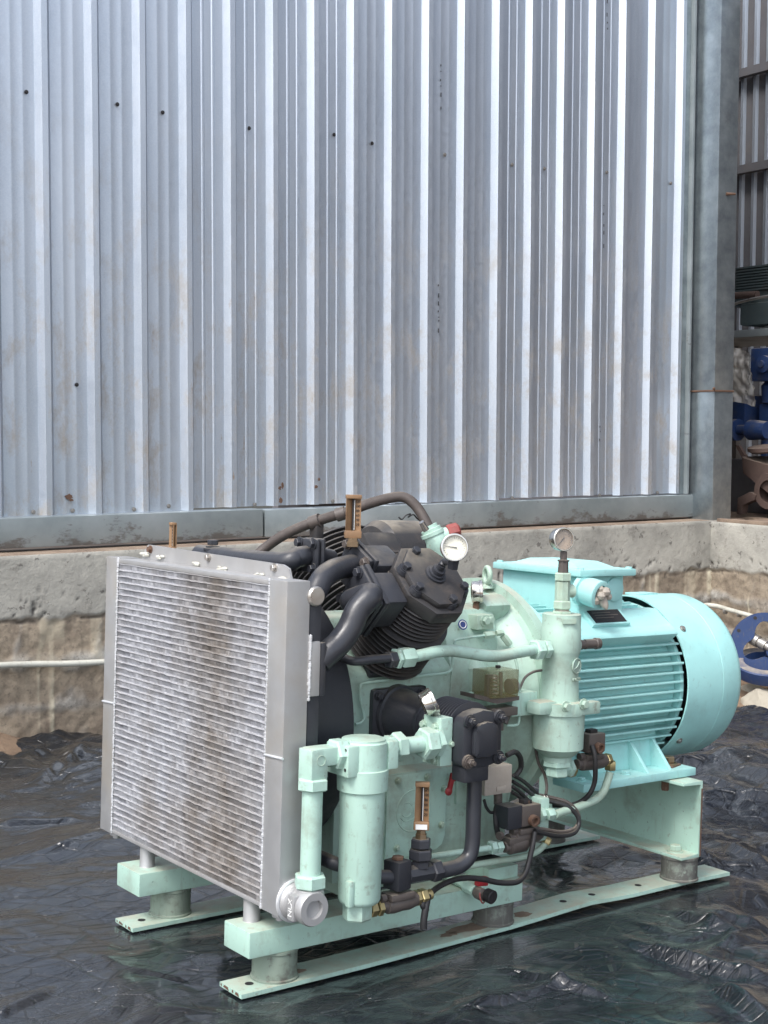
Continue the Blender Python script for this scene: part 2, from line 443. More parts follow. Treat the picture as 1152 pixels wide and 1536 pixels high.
def grid_mesh(name, X, Y, Z, mat, keep=None, sharp=None):
    ny, nx = X.shape
    vts = np.stack([X, Y, Z], -1).reshape(-1, 3)
    i = np.arange(nx*ny).reshape(ny, nx)
    f = np.stack([i[:-1, :-1], i[:-1, 1:], i[1:, 1:], i[1:, :-1]], -1).reshape(-1, 4)
    if keep is not None: f = f[keep[:-1, :-1].reshape(-1)]
    me = bpy.data.meshes.new(name)
    me.vertices.add(len(vts)); me.vertices.foreach_set('co', vts.astype(np.float32).ravel())
    me.loops.add(f.size); me.loops.foreach_set('vertex_index', f.ravel().astype(np.int32))
    me.polygons.add(len(f)); me.polygons.foreach_set('loop_start', np.arange(0, f.size, 4, dtype=np.int32))
    me.polygons.foreach_set('use_smooth', np.ones(len(f), bool))
    me.update(); me.validate()
    if sharp: me.set_sharp_from_angle(angle=math.radians(sharp))
    me.materials.append(MATS[mat]); return me
# ------------------------------------------------------------------ ground and tarpaulin
YP, YW, LZ = 2.752, 3.002, .637        # plinth face, sheet plane, ledge height (yard)
X2 = 4.27                              # face of the side plinth that returns towards the camera
def to_yard(X, Y, Z):
    P = np.stack([X, Y, Z], -1) @ RMW.T
    return P[..., 0], P[..., 1], P[..., 2]
gx = np.r_[-45:-3:9j, -2.5:5.4:130j, 6.5:40:8j]; gy = np.r_[-45:-4:9j, -3.2:3.4:100j, 4.2:40:8j]
GX, GY = np.meshgrid(gx, gy)
AX, AY, AZ = to_yard(GX, GY, GX*0)
near = np.clip(1-(YP-AY)/.17, 0, 1)*(AY < YP+.2)
right = np.clip((GX-3.55)/.55, 0, 1)*(GY > -.5)*(GY < 3)
hgt = -.035 + (fbm(GX*2.1, GY*2.1, 5, 4)-.5)*.03 + near*(-.01+.19*np.clip(1-np.abs(AX-.28)/.38, 0, 1)*fbm(GX*2.3, GY*2.3, 21, 4)) + right*(.055+.10*fbm(GX*4.3, GY*4.3, 31, 5))
under = np.clip((3.72-GX)/.12, 0, 1)*np.clip((YP-.12-AY)/.10, 0, 1)*(GX > -2.4)*(GY > -2.8)
hgt = hgt*(1-under)-.14*under
hgt = np.where((AY > YP+.1) | (AX > X2+.1), -.2, hgt)
me = grid_mesh('ground', *to_yard(GX, GY, hgt), 'soil')
struct(link('ground', me))

STRIP = [(-.012, .0), (.30, .001), (.74, .010), (.98, .022), (1.12, .016), (1.36, .016), (1.52, .012)]   # near skid strip: x, underside height
def strip_z(x, amp=1.): return np.interp(x, [s[0] for s in STRIP], [s[1]*amp for s in STRIP])
tx = np.r_[np.linspace(-2.3, -.9, 40)[:-1], np.linspace(-.9, 3.84, 620)]; ty = np.r_[np.linspace(-2.7, -1., 40)[:-1], np.linspace(-1., 2.70, 480)]
TX, TY = np.meshgrid(tx, ty)
wx = TX+.16*fbm(TX*1.3, TY*1.3, 61, 3); wy = TY+.16*fbm(TX*1.3+9, TY*1.3, 62, 3)
broad = (fbm(TX*1.1, TY*1.1, 41, 3)-.5)*.05
th = math.radians(28); ux = wx*math.cos(th)+wy*math.sin(th); uy = -wx*math.sin(th)+wy*math.cos(th)
folds = ridged(ux*1.0, uy*3.2, 43, 4, .52)
th = math.radians(-40); vx = wx*math.cos(th)+wy*math.sin(th); vy = -wx*math.sin(th)+wy*math.cos(th)
folds2 = ridged(vx*1.4, vy*4.4, 47, 4, .5)
crump = ridged(ux*3.2, uy*6.5, 53, 4, .55); crump2 = ridged(vx*11, vy*17, 57, 3, .5)
rt = np.clip((TX-.9)/.9, 0, 1); bk = np.clip((TY-1.0)/1.0, 0, 1)
amp = .38+1.15*rt+1.0*bk*np.clip(1.6-TX, 0, 1)
w1, s1_ = worley(ux*.9, uy*2.1, 401); w2, s2_ = worley(vx*2.2+.3*w1, vy*3.6, 403); w3, s3_ = worley(ux*6, uy*9.5+.4*w2, 405); w4, _ = worley(vx*15, vy*22, 407)
patch = np.clip((fbm(TX*1.4, TY*1.4, 411, 4)-.38)*4, 0, 1)
jx = .35*fbm(TX*2.3, TY*2.3, 421, 3); jy = .35*fbm(TX*2.3+5, TY*2.3, 423, 3)
f1 = facet((ux+jx)*1.5, (uy+jy)*2.4, 431); f2 = facet((vx-jy)*3.6, (vy+jx)*6.0, 433); f3 = facet((ux+jy)*8.5, (uy-jx)*13, 435); f4 = facet((vx+jx*.5)*21, (vy+jy*.5)*31, 437)
TZ = broad*amp*.5 + (f1-.42)*.085*amp + (f2-.45)*.048*amp + (w2-.45)*.016*amp + (f3-.5)*.021*(.25+.75*amp)*(.35+1.1*patch) + (f4-.5)*.0075*(.25+.7*amp)*(.25+1.3*patch)
TZ += .03*np.clip((TY-2.2)/.42, 0, 1)**2
# the sharp folds that catch the sky, traced where they lie on the ground
FOLDS = (((735, 1452), (925, 1502), .016), ((930, 1408), (1190, 1490), .026), ((1075, 1470), (1190, 1560), .026), ((900, 1352), (1190, 1402), .022), ((985, 1358), (1120, 1410), .022),
         ((880, 1362), (1010, 1404), .016), ((1060, 1250), (1190, 1300), .022), ((1050, 1150), (1190, 1200), .026), ((960, 1110), (1180, 1150), .022), ((-20, 1232), (150, 1212), .024), ((40, 1190), (150, 1128), .026),
         ((-20, 1150), (90, 1122), .026), ((60, 1290), (170, 1262), .014), ((170, 1448), (370, 1492), .010), ((-20, 1530), (80, 1478), .014), ((90, 1345), (300, 1440), .008), ((480, 1535), (620, 1470), .012), ((700, 1530), (880, 1470), .012), ((230, 1515), (420, 1530), .010))
for i_, (a_, b_, h_) in enumerate(FOLDS):
    A_, B_ = Q(*a_, z=0), Q(*b_, z=0); dx_, dy_ = B_.x-A_.x, B_.y-A_.y; L2 = dx_*dx_+dy_*dy_; L1 = math.sqrt(L2)
    X_ = TX+.05*(fbm(TX*3, TY*3, 501+i_, 3)-.5); Y_ = TY+.05*(fbm(TX*3+7, TY*3, 531+i_, 3)-.5)
    t_ = ((X_-A_.x)*dx_+(Y_-A_.y)*dy_)/L2; d_ = ((X_-A_.x)*dy_-(Y_-A_.y)*dx_)/L1
    if dx_*.83-dy_*.55 < 0: d_ = -d_
    prof_ = np.where(d_ > 0, np.clip(1-d_/(h_*1.25), 0, 1), np.clip(1+d_/(h_*4.5), 0, 1)**1.6)
    TZ += h_*prof_*np.clip(np.minimum(t_, 1-t_)*4, 0, 1)*(.6+.8*fbm(TX*5, TY*5, 561+i_, 2))
# pressed down under the skid
def flat(yc, half, ampz):
    dx = np.maximum(np.maximum(-.02-TX, TX-1.52), 0); dy = np.maximum(np.abs(TY-yc)-half, 0)
    w_ = np.clip(1-np.hypot(dx, dy)/.16, 0, 1); w_ = w_*w_*(3-2*w_)
    return w_, strip_z(TX, ampz)-.0035
for yc, az in ((.035, 1.), (.51, .3)):
    w_, zz = flat(yc, .055, az); TZ = TZ*(1-w_)+zz*w_ - .004*w_*crump
inside = np.clip(1-np.maximum(np.maximum(-.1-TX, TX-1.55), np.maximum(-.1-TY, TY-.65))/.2, 0, 1)
TZ = TZ*(1-inside*.75)+np.minimum(TZ, .004)*inside*.75
TZ = np.where(TZ < -.03, -.03+(TZ+.03)*.6, TZ)
edge_ = np.clip((TX-3.5)/.3, 0, 1); TZ = TZ*(1-edge_)+np.maximum(TZ, .02)*edge_
edge = TX*0
jag = .05*(fbm(TX*2.5, TY*2.5, 77, 4)-.5)
YY_ = to_yard(TX, TY, TZ)[1]
keep = (YY_ < YP-.012+jag*.3) & (TX < 3.81+jag)
me = grid_mesh('tarpaulin', *to_yard(TX, TY, TZ), 'tarp', keep)
tag(link('tarpaulin', me), 'crumpled black plastic tarpaulin spread over the yard under the compressor', 'tarpaulin')

# ------------------------------------------------------------------ concrete plinth
def plinth_face(n0, n1, z0, z1, f0, fn, name, parent, seed):
    s = np.r_[np.linspace(n0, f0, 60)[:-1], np.linspace(f0, n1, int((n1-f0)/.0095)+1)]; z = np.r_[np.linspace(z0, -.15, 12)[:-1], np.linspace(-.15, z1, int((z1+.15)/.0095)+1)]
    S, Z = np.meshgrid(s, z)
    zb = .375+.07*(fbm(S*1.9, S*0+.5, seed, 3)-.5)+.035*(fbm(S*14, Z*14, seed+2, 3)-.5)
    up = np.clip((Z-zb)/.012, 0, 1)
    wob = .05*(fbm(S*2.6, S*0, seed+4, 3)-.5)+.05*(fbm(S*9, Z*9, seed+5, 3)-.5)
    course = np.minimum(np.abs(Z-.215-wob), np.minimum(np.abs(Z-.045-wob), np.abs(Z+.12-wob)))
    row = np.floor((Z-.045-wob)/.17)
    sv = S/.33+row*.43+.25*fbm(Z*5+row*3, S*0+row, seed+6, 2)
    vert = np.abs(sv-np.round(sv))*.33
    mort = np.clip((.040+.09*(fbm(S*7, Z*7, seed+8, 4)-.5)-np.minimum(course, vert+.030))/.030, 0, 1)*(1-up)*(.45+.55*np.clip(fbm(S*5, Z*5, seed+31, 3)*3-1, 0, 1))
    dn = vnoise(S*38, S*0, seed+10); ln = .06+.20*vnoise(S*11, S*0+3, seed+11)**1.5
    drip = np.clip((dn-.50)/.12, 0, 1)*np.clip((ln-(zb-Z))/.03, 0, 1)*(1-up)*np.clip((fbm(S*1.3, S*0+9, seed+12, 2)-.30)*5, 0, 1)
    dn2 = vnoise(S*60, S*0+5, seed+13); drip = np.maximum(drip, .75*np.clip((dn2-.86)/.05, 0, 1)*(1-up)*np.clip(fbm(S*20, Z*6, seed+14, 2)*2-.5, 0, 1))
    crack = np.exp(-((Z-zb+.004)/.0065)**2)*np.clip(fbm(S*12, Z*12, seed+15, 3)*3-1.1, 0, 1)
    crack = np.maximum(crack, np.clip((fbm(S*44, Z*44, seed+16, 3)-.74)/.05, 0, 1)*np.exp(-((Z-zb-.04)/.06)**2))
    tool = fbm((S+Z)*55, (S-Z)*7, seed+17, 2)-.5
    d = (fbm(S*4, Z*4, seed+1, 5, .6)-.5)*.02*(1-up) + (fbm(S*30, Z*30, seed+7, 3)-.5)*.010*(1-.75*up)
    d += .008*mort*(.4+1.2*fbm(S*22, Z*22, seed+18, 3)) + .005*tool*(1-mort)*(1-up) + .008*up - .010*crack + .004*np.clip(drip, 0, 1)
    d[-1, :] = .004
    me = grid_mesh(name, *fn(S, Z, d), 'concrete')
    for nm_, ar in (('mortar', mort), ('upper', up), ('drip', drip), ('crack', crack)):
        me.attributes.new(nm_, 'FLOAT', 'POINT').data.foreach_set('value', np.clip(ar, 0, 1).astype(np.float32).ravel())
    return link(name, me, parent)
pl = empty('concrete_plinth', (0, YP, -.1))
plw = empty('side_plinth', (X2, 0, -.1))
def at_parent(o, p): o.location = -Vector(p.location); return o
at_parent(plinth_face(-6., X2+.06, -.5, LZ, -.3, lambda S, Z, d: (S, YP+.018+d*-1, Z), 'wall_face', pl, 91), pl)
at_parent(B().bb((-6, YP+.034, -.5), (X2+.3, YW+.6, LZ-.004)).obj('ledge', 'ledge_dirt', pl), pl)
tag(pl, 'long stained concrete plinth under the corrugated metal wall', 'wall')
at_parent(plinth_face(-6., YP+.05, -.7, LZ-.005, 1.4, lambda S, Z, d: (X2+.018-d, S, Z), 'wall_face', plw, 131), plw)
at_parent(B().bb((X2+.034, -6, -.7), (X2+.5, YP+.02, LZ-.009)).obj('ledge', 'ledge_dirt', plw), plw)
at_parent(B().bb((X2+.02, 1.2, LZ-.02), (X2+.06, YP-.02, LZ+.012), .004).obj('threshold_board', 'ledge_dirt', plw), plw)
tag(plw, 'rough concrete plinth at the doorway, returning from the corner post', 'wall')

# ------------------------------------------------------------------ corrugated shed wall
wall = empty('corrugated_wall', (1.8, YW, LZ))
PITCH, S0 = .2085, 1.286
RH, RWD, RC = .033, .020, .024          # rib height, flank run, crest
def sheet(k0, k1, name, zlo, seed, gain):
    prof = []
    for k in range(k0, k1):
        s = S0+PITCH*k
        prof += [(s, 0), (s+RWD, RH), (s+RWD+RC, RH), (s+2*RWD+RC, 0)]
        p0 = s+2*RWD+RC; w_ = PITCH-2*RWD-RC
        for c_ in (.33, .67):
            x = p0+w_*c_; prof += [(x-.0085, 0), (x-.0035, .0017*gain), (x+.0035, .0017*gain), (x+.0085, 0)]
    s = S0+PITCH*k1; prof += [(s, 0), (s+RWD, RH+.0015), (s+RWD+RC*.9, RH+.0015)]
    ps = np.array(prof); zs = np.linspace(zlo, 4.3, 44)
    S, Z = np.meshgrid(ps[:, 0], zs); D = np.tile(ps[:, 1], (len(zs), 1))
    r = np.random.RandomState(seed)
    tilt = r.uniform(-.004, .004); D = D + tilt*(S-S.mean()) + .0035*(fbm(S*1.5+seed, Z*.6, seed, 2)-.5) + .0006*(fbm(S*5, Z*2, seed+5, 2)-.5)
    D += .012*np.clip((1.15-Z)/.4, 0, 1)**2*(fbm(S*3+seed, Z*3, seed+9, 2)-.5)
    S = S+.004*(fbm(S*0+seed*.37, Z*.8, seed+3, 2)-.5)
    me = grid_mesh(name, S-1.8, -D, Z-LZ, 'galvanised', None, 12)
    o = link(name, me, wall); return o
# material coordinates are local: the sheet's Z zero sits on the ledge
zl = [.775, .772, .776, .771, .774, .773, .775]
for i, k0 in enumerate(range(-36, 14, 4)):
    sheet(k0, min(k0+4, 14) if k0+4 < 14 else 14, 'sheet', zl[i % 7]+.004*(i % 2), 200+i*13, {8: .5, 9: 1.5, 11: 1.4}.get(i, .6))
wl = lambda x, y, z: V(x-1.8, y-YW, z-LZ)
for xa, xb, zz in ((-6, 1.655, .004), (1.665, 4.335, 0)):
    B().bb(wl(xa, YW-.058, .645+zz), wl(xb, YW+.05, .765+zz), .004).obj('base_channel', 'galv_beam', wall)
B().bb(wl(4.262, YW-.022, .77), wl(4.318, YW+.02, 4.3), .002).obj('end_flashing', 'galv_post', wall)
B().bb(wl(4.292, YW-.05, .77), wl(4.304, YW-.0225, 4.3)).obj('end_flashing', 'galv_beam', wall)
scm = B().lathe((0, 0, 0), (0, -1, 0), [(0, .0085), (.002, .0085), (.0025, .006), (.006, .0055)], 10).mesh('screw', 'ink')
scl = B().lathe((0, 0, 0), (0, -1, 0), [(0, .0095), (.002, .0095), (.0025, .0065), (.007, .006)], 10).mesh('screw', 'grey_steel')
for px, py in ((39.5,138),(62.5,142.5),(176,156.5),(244,168.7),(373.7,192.3),(501,202),(558,215),(667,232),(768,247),(816.5,253),(910,258.6),(1006,275),(115,577)):
    p = WQ(px, py, Y=YW-.006); link('screw', scm if px < 600 else scl, wall, p-wall.location)
for px, py in ((50,768),(75,768),(109,766),(201,764),(253,759),(382,757),(499,752),(558,751),(738,746),(768,747),(899,743),(986,739)):
    p = WQ(px, py, Y=YW-.006); link('screw', scl, wall, p-wall.location)
# rust holes torn in the sheet feet, and the maker's printed codes running up the pans
def blot(px, py, rx, ry, mat, name, seed):
    r = random.Random(seed); p = WQ(px, py, Y=YW-.009)-wall.location; b = B()
    poly = [p+V(rx*math.cos(a)*r.uniform(.55, 1.15), 0, ry*math.sin(a)*r.uniform(.55, 1.15)) for a in [i*math.pi/6 for i in range(12)]]
    b.prism(poly, (0, .002, 0)); return b.obj(name, mat, wall)
for i, (px, py, rx, ry) in enumerate(((104, 745, .018, .012), (107, 750, .012, .006))):
    blot(px, py, rx, ry, 'rust', 'rust_patch', 3+i)
def rib_blot(px, py, rx, ry, seed):
    r = random.Random(seed); p = WQ(px, py, Y=YW-RH-.003)-wall.location
    B().prism([p+V(rx*math.cos(a)*r.uniform(.5, 1.1), 0, ry*math.sin(a)*r.uniform(.5, 1.1)) for a in [i*math.pi/6 for i in range(12)]], (0, .003, 0)).obj('rust_patch', 'rust', wall)
for i, q in enumerate(((421, 751, .010, .016), (420, 732, .009, .010), (424, 728, .006, .02), (474, 730, .010, .010), (479, 719, .006, .008))): rib_blot(*q, 20+i)
for px, y0, y1 in ((661, 98, 165), (911, 2, 52), (906, 308, 372), (658, 428, 498), (900, 640, 668)):
    b = B(); r = random.Random(px)
    yy = y0
    while yy < y1:
        h = r.choice((2, 4, 6, 9)); p = WQ(px+r.uniform(-.6, .6), yy, Y=YW-.0065)-wall.location
        b.box(p, (.004, .0015, h*.0022)); yy += h+r.choice((3, 5, 11))
    b.obj('printed_code', 'ink', wall)
tag(wall, 'tall wall of vertical ribbed galvanised metal sheets above the concrete', 'wall')

# ------------------------------------------------------------------ corner post
po = empty('corner_post', (4.4, 2.89, LZ-.01)); pf = lambda x, y, z: V(x-4.4, y-2.89, z-LZ+.01)
zj = WQ(1064, 586, Y=2.80).z
for z0, z1 in ((LZ-.01, zj-.003), (zj+.003, 4.3)):
    B().bb(pf(4.330, 2.800, z0), pf(4.474, 2.975, z1), .004).obj('post_section', 'galv_post', po)
B().bb(pf(4.326, 2.796, zj-.005), pf(4.478, 2.978, zj+.005), .002).obj('weld_seam', 'rust', po)
q = WQ(1095, 291, Y=2.79); B().cyl(pf(q.x-.02, 2.80, q.z), pf(q.x+.025, 2.775, q.z), .009, .006, 8).obj('rusty_stub', 'rust', po)
q = WQ(1070, 583, Y=2.80); B().sphere(pf(q.x, 2.796, q.z), .008, (1.6, .6, 1), 8).obj('weld_lump', 'rust', po)
tag(po, 'galvanised steel corner post with a rusty weld seam beside the doorway', 'post')

# ------------------------------------------------------------------ workshop seen through the doorway
RX, RY0, RY1, RZ = 8.0, -4., 7.5, 5.6
room = empty('workshop', (8.5, 2.5, LZ)); rl = lambda x, y, z: V(x-8.5, y-2.5, z-LZ)
B().bb(rl(X2+.51, RY0, LZ-.1), rl(RX, RY1, LZ-.012)).obj('floor_slab', 'ledge_dirt', room)
B().bb(rl(5.0, RY0, RZ), rl(6.3, RY1, RZ+.1)).obj('gapped_roof', 'dark_inside', room)  # unseen roof, split by an added gap that lets sky onto the rear wall
B().bb(rl(7.85, RY0, RZ), rl(RX+.1, RY1, RZ+.1)).obj('gapped_roof', 'dark_inside', room)
B().bb(rl(X2+.13, YW+.02, LZ-.012), rl(X2+.19, RY1, RZ)).obj('side_wall', 'dark_inside', room)
B().bb(rl(X2+.02, RY1, LZ-.5), rl(RX, RY1+.1, RZ)).obj('side_wall', 'dark_inside', room)
B().bb(rl(X2+.02, RY0-.1, LZ-.5), rl(RX, RY0-.002, RZ)).obj('side_wall', 'dark_inside', room)
B().bb(rl(RX, RY0, LZ-.1), rl(RX+.06, RY1, RZ-.002)).obj('rear_wall', 'dark_inside', room)
for i in range(30):
    y = 7.3-.135*i
    B().prism([rl(RX-.003, y, LZ), rl(RX-.03, y-.012, LZ), rl(RX-.03, y-.040, LZ), rl(RX-.003, y-.052, LZ)], (0, 0, RZ-LZ-.01)).obj('rear_rib', 'galvanised', room)
for py in (104, 250, 409):
    z = WQ(1130, py, X=RX-.1).z; B().bb(rl(RX-.10, RY0+.01, z-.035), rl(RX-.034, RY1-.01, z+.035)).obj('purlin', 'dark_inside', room)
tag(room, 'dim metal workshop interior behind the corner post', 'workshop')
rk = empty('storage_rack', (5.35, 2.9, LZ)); kl = lambda x, y, z: V(x-5.35, y+.55-2.9, z-LZ)
zs_ = WQ(1120, 500, X=5.1).z
B().bb(kl(5.1, 2.0, zs_-.022), kl(5.9, 3.5, zs_+.022), .003).obj('shelf_board', 'galv_beam', rk)
for x in (5.12, 5.86):
    for y in (2.03, 3.47): B().bb(kl(x-.02, y-.02, LZ-.012), kl(x+.02, y+.02, zs_-.0225)).obj('upright', 'grey_steel', rk)
tag(rk, 'steel storage rack with one board just inside the doorway', 'rack')
ge = empty('grey_compressor', (5.4, 2.9, zs_+.022)); gl = lambda x, y, z: V(x-5.4, y+.42-2.9, z-zs_-.022)
B().bb(gl(5.2, 2.55, zs_+.055), gl(5.6, 3.0, zs_+.19), .02).obj('housing', 'grey_machine', ge)
B().lathe(gl(5.35, 2.86, zs_+.02), (0, 0, 1), [(0, .07), (.03, .075), (.05, .05)], 20).obj('foot', 'alu', ge)
b = B()
for i in range(9): b.bb(gl(5.25, 2.5, zs_+.27+i*.017), gl(5.7, 3.3, zs_+.279+i*.017))
b.bb(gl(5.27, 2.52, zs_+.19), gl(5.68, 3.2, zs_+.42)); b.obj('finned_block', 'grey_machine', ge)
B().cyl(gl(5.2, 3.1, zs_+.245), gl(5.2, 2.86, zs_+.235), .022, None, 14).obj('rusty_handle', 'rusty_casting', ge)
B().tube([gl(5.15, 3.02, zs_+.0), gl(5.15, 3.02, zs_+.16), gl(5.15, 2.9, zs_+.2), gl(5.15, 2.6, zs_+.22)], .009).obj('pipe', 'steel', ge)
tag(ge, 'dark grey finned machine standing on the rack board', 'machine')
bp = empty('blue_pump', (5.3, 2.8, LZ-.012)); bl = lambda x, y, z: V(x-5.3, y+.33-2.8, z-LZ+.012)
qz = lambda py: WQ(1140, py, X=5.05).z
B().bb(bl(5.02, 2.55, qz(572)), bl(5.4, 2.84, qz(522)), .015).obj('valve_box', 'blue', bp)
B().lathe(bl(5.02, 2.72, qz(547)), (-1, 0, 0), [(0, .05), (.03, .05), (.035, .02), (.05, .02)], 16).obj('cover', 'blue', bp)
B().lathe(bl(5.15, 2.76, qz(604)), (0, 0, 1), [(0, .075), (.10, .08), (qz(572)-qz(604), .06)], 20).obj('neck', 'blue', bp)
B().bb(bl(5.1, 2.4, qz(652)), bl(5.6, 2.84, qz(604)), .02).obj('body', 'blue', bp)
B().bb(bl(5.05, 2.9, qz(645)), bl(5.3, 3.1, qz(592)), .02).obj('tank', 'blue', bp)
B().lathe(bl(5.0, 2.98, qz(645)), (0, -1, 0), [(0, .02), (.05, .02), (.052, .065), (.08, .065), (.082, .03), (.17, .03), (.172, .06), (.2, .06), (.3, .05)], 22).obj('flanged_pipe', 'blue', bp)
B().cyl(bl(5.05, 2.72, qz(690)), bl(5.05, 2.72, qz(645)), .04, None, 16).obj('drain_pipe', 'blue', bp)
B().bb(bl(5.1, 2.45, LZ-.012), bl(5.6, 3.1, qz(690)), .01).obj('stand', 'dark_inside', bp)
tag(bp, 'blue painted pump with flanged pipe under the rack', 'pump')
b = B(); px0 = []
pg = [(1098, 520), (1113, 517), (1125, 530), (1128, 548), (1133, 575), (1133, 607), (1118, 603), (1098, 600)]
cen = WQ(1114, 562, X=4.95)
for lay in range(2):
    pass
S_, T_ = np.meshgrid(np.linspace(0, 1, 26), np.linspace(0, 1, 30))
top = [WQ(1096, 520, X=4.95), WQ(1128, 528, X=4.95)]; bot = [WQ(1094, 602, X=4.93), WQ(1135, 610, X=4.93)]
BX = 4.93+.05*(ridged(S_*5, T_*4, 301, 3)-.5)+.03*np.sin(S_*3.14)
BY = (top[0].y*(1-S_)+top[1].y*S_)*(1-T_)+(bot[0].y*(1-S_)+bot[1].y*S_)*T_
BZ = (top[0].z*(1-S_)+top[1].z*S_)*(1-T_)+(bot[0].z*(1-S_)+bot[1].z*S_)*T_ + .02*(fbm(S_*4, T_*4, 305, 3)-.5)
tag(link('plastic_bag', grid_mesh('plastic_bag', BX, BY, BZ, 'film')), 'crinkled clear plastic bag draped over the blue pump', 'bag')
bc = empty('rusty_casting', (4.95, 2.62, LZ-.012)); cl = lambda v: v-bc.location
R_ = WQ(1152, 737, X=4.78); cz = R_.z
b = B(); b.lathe(cl(V(4.78, R_.y, cz)), (1, 0, 0), [(0, .062), (0, .10), (.03, .105), (.06, .09), (.2, .09), (.2, .06)], 28, cap=False); b.obj('ring_flange', 'rusty_casting', bc)
d1 = WQ(1143, 672, X=4.86)
B().lathe(cl(V(4.9, d1.y, d1.z-.02)), (-.15, 0, 1), [(0, .09), (.01, .105), (.03, .105), (.035, .04), (.03, .0)], 28).obj('top_flange', 'rusty_casting', bc)
B().prism([cl(WQ(x_, y_, X=4.80)) for x_, y_ in ((1112, 684), (1152, 700), (1175, 700), (1175, 760), (1134, 725), (1114, 710))], (.22, 0, 0), .008).obj('body', 'rusty_casting', bc)
B().prism([cl(WQ(x_, y_, X=4.82)) for x_, y_ in ((1103, 668), (1113, 688), (1122, 690), (1108, 668))], (.02, 0, 0)).obj('lug', 'rusty_casting', bc)
B().prism([cl(WQ(x_, y_, X=4.77)) for x_, y_ in ((1124, 738), (1134, 742), (1131, 751), (1113, 757), (1112, 771), (1105, 771), (1106, 747))], (.05, 0, 0), .004).obj('foot', 'rusty_casting', bc)
b = B(); b.bb(cl(V(4.85, R_.y-.12, LZ-.012)), cl(V(5.1, R_.y+.02, cz-.08))); b.obj('base', 'rusty_casting', bc)
tag(bc, 'brown rusty pump casting with round flanges on the doorway floor', 'casting')

# ------------------------------------------------------------------ conduit, blue wheel, rocks
cy_ = YP-.022
b = B(); pts = [V(-3, cy_, .29), V(-.5, cy_, .262), WQ(0, 998, Y=cy_), WQ(155, 993, Y=cy_), V(1.8, cy_, .175), V(3.2, cy_, .168), V(4.10, cy_, .185), V(X2-.035, cy_-.03, .188), V(X2-.035, 2.55, .175), V(X2-.035, 2.2, .14)]
cd = b.tube(pts, .0125, 12, 10).obj('conduit_pipe', 'white_plastic')
for q in (WQ(1088, 917, X=X2-.035), WQ(1109, 922, X=X2-.035)):
    B().cyl(q+V(0, .006, 0), q-V(0, .006, 0), .0148, None, 12).obj('coupling', 'grey_steel', cd)
tag(cd, 'white plastic conduit running low along the concrete plinth', 'pipe')
hw = empty('blue_flange', (4.0, 2.1, 0)); hc = WQ(1147, 970, X=3.98); hw.location = V(hc.x, hc.y, hc.z-.17); hl = V(0, 0, .17)
ax = V(-.66, -.73, .16).normalized()
u, v, w_ = frame(ax)
if v.z < 0: u, v = -u, -v
def holed(b, Ro, hole, z0, z1):
    n = len(hole); lay = []
    for z in (z0, z1):
        lay.append(([b.bm.verts.new(hl+u*(Ro*math.cos(2*math.pi*i/n))+v*(Ro*math.sin(2*math.pi*i/n))+w_*z) for i in range(n)], [b.bm.verts.new(hl+u*x_+v*y_+w_*z) for x_, y_ in hole]))
    (o0, h0), (o1, h1) = lay
    b.skin(o0, o1); b.skin(h1, h0); b.skin(h0, o0); b.skin(o1, h1)
hole = []
for i in range(60):
    a = 2*math.pi*i/60; r_ = .088+.026*math.cos(3*(a-1.57)); hole.append((r_*math.cos(a), r_*math.sin(a)*.98+.012))
b = B(); holed(b, .166, hole, -.012, .014); b.obj('ring_plate', 'blue', hw)
B().lathe(hl-w_*.012, w_, [(0, .166), (-.02, .160), (-.05, .150), (-.05, .13), (-.004, .13)], 48, cap=False).obj('rim', 'blue', hw)
B().lathe(hl-v*.085+w_*.03, (w_*.42+v*.9).normalized(), [(-.045, .120), (-.045, .148), (-.03, .155), (.012, .158), (.018, .152), (.018, .105), (-.02, .100)], 48, cap=False).obj('lower_rim', 'blue', hw)
B().lathe(hl+u*.05-v*.02-w_*.02, w_, [(0, .05), (.05, .046), (.055, .03)], 24).obj('boss', 'blue', hw)
s0 = hl-u*.065+v*.045-w_*.03; sx = (u*.7-v*.42+w_*.5).normalized()
B().lathe(s0, sx, [(0, .030), (.05, .030), (.052, .021), (.058, .021), (.06, .026), (.095, .026), (.097, .018), (.12, .018)], 22).obj('shaft', 'steel', hw)
for a in (2.6, 1.9, 1.2, .5, 3.4):
    B().lathe(hl+(u*math.cos(a)+v*math.sin(a))*.146+w_*.0143, w_, [(0, .009), (.001, .009)], 12).obj('painted_bolt_hole', 'ink', hw)  # flat dark disc paints in the shade of a bored hole
tag(hw, 'blue round cast flange with a steel shaft leaning by the plinth', 'flange')
def rock(px, py, X, r, sq, seed, label):
    p = WQ(px, py, X=X); bm = bmesh.new(); bmesh.ops.create_icosphere(bm, subdivisions=4, radius=1)
    rr = np.random.RandomState(seed); pl_ = [(V(*rr.randn(3)).normalized(), rr.uniform(.62, .95)) for _ in range(14)]
    for v_ in bm.verts:
        d = v_.co.normalized(); q_ = min([1.]+[h/max(d.dot(n), 1e-3) for n, h in pl_ if d.dot(n) > .2])
        q_ += .05*math.sin(d.x*9+seed)*math.sin(d.y*11)*math.sin(d.z*8+1)
        v_.co = V(d.x*sq[0], d.y*sq[1], d.z*sq[2])*q_*r
    me = bpy.data.meshes.new('rock'); bm.to_mesh(me); bm.free()
    for f in me.polygons: f.use_smooth = True
    me.set_sharp_from_angle(angle=math.radians(28)); me.materials.append(MATS['stone'])
    o = link('rock', me); o.location = p; tag(o, label, 'rock', 'rocks at the plinth foot')
rock(1146, 1060, 3.85, .115, (1, 1.1, .75), 4, 'largest pale angular rock on the edge of the tarpaulin')
rock(1128, 1036, 4.0, .05, (1, 1.2, .7), 9, 'small brown stone between the blue flange and the large pale rock')
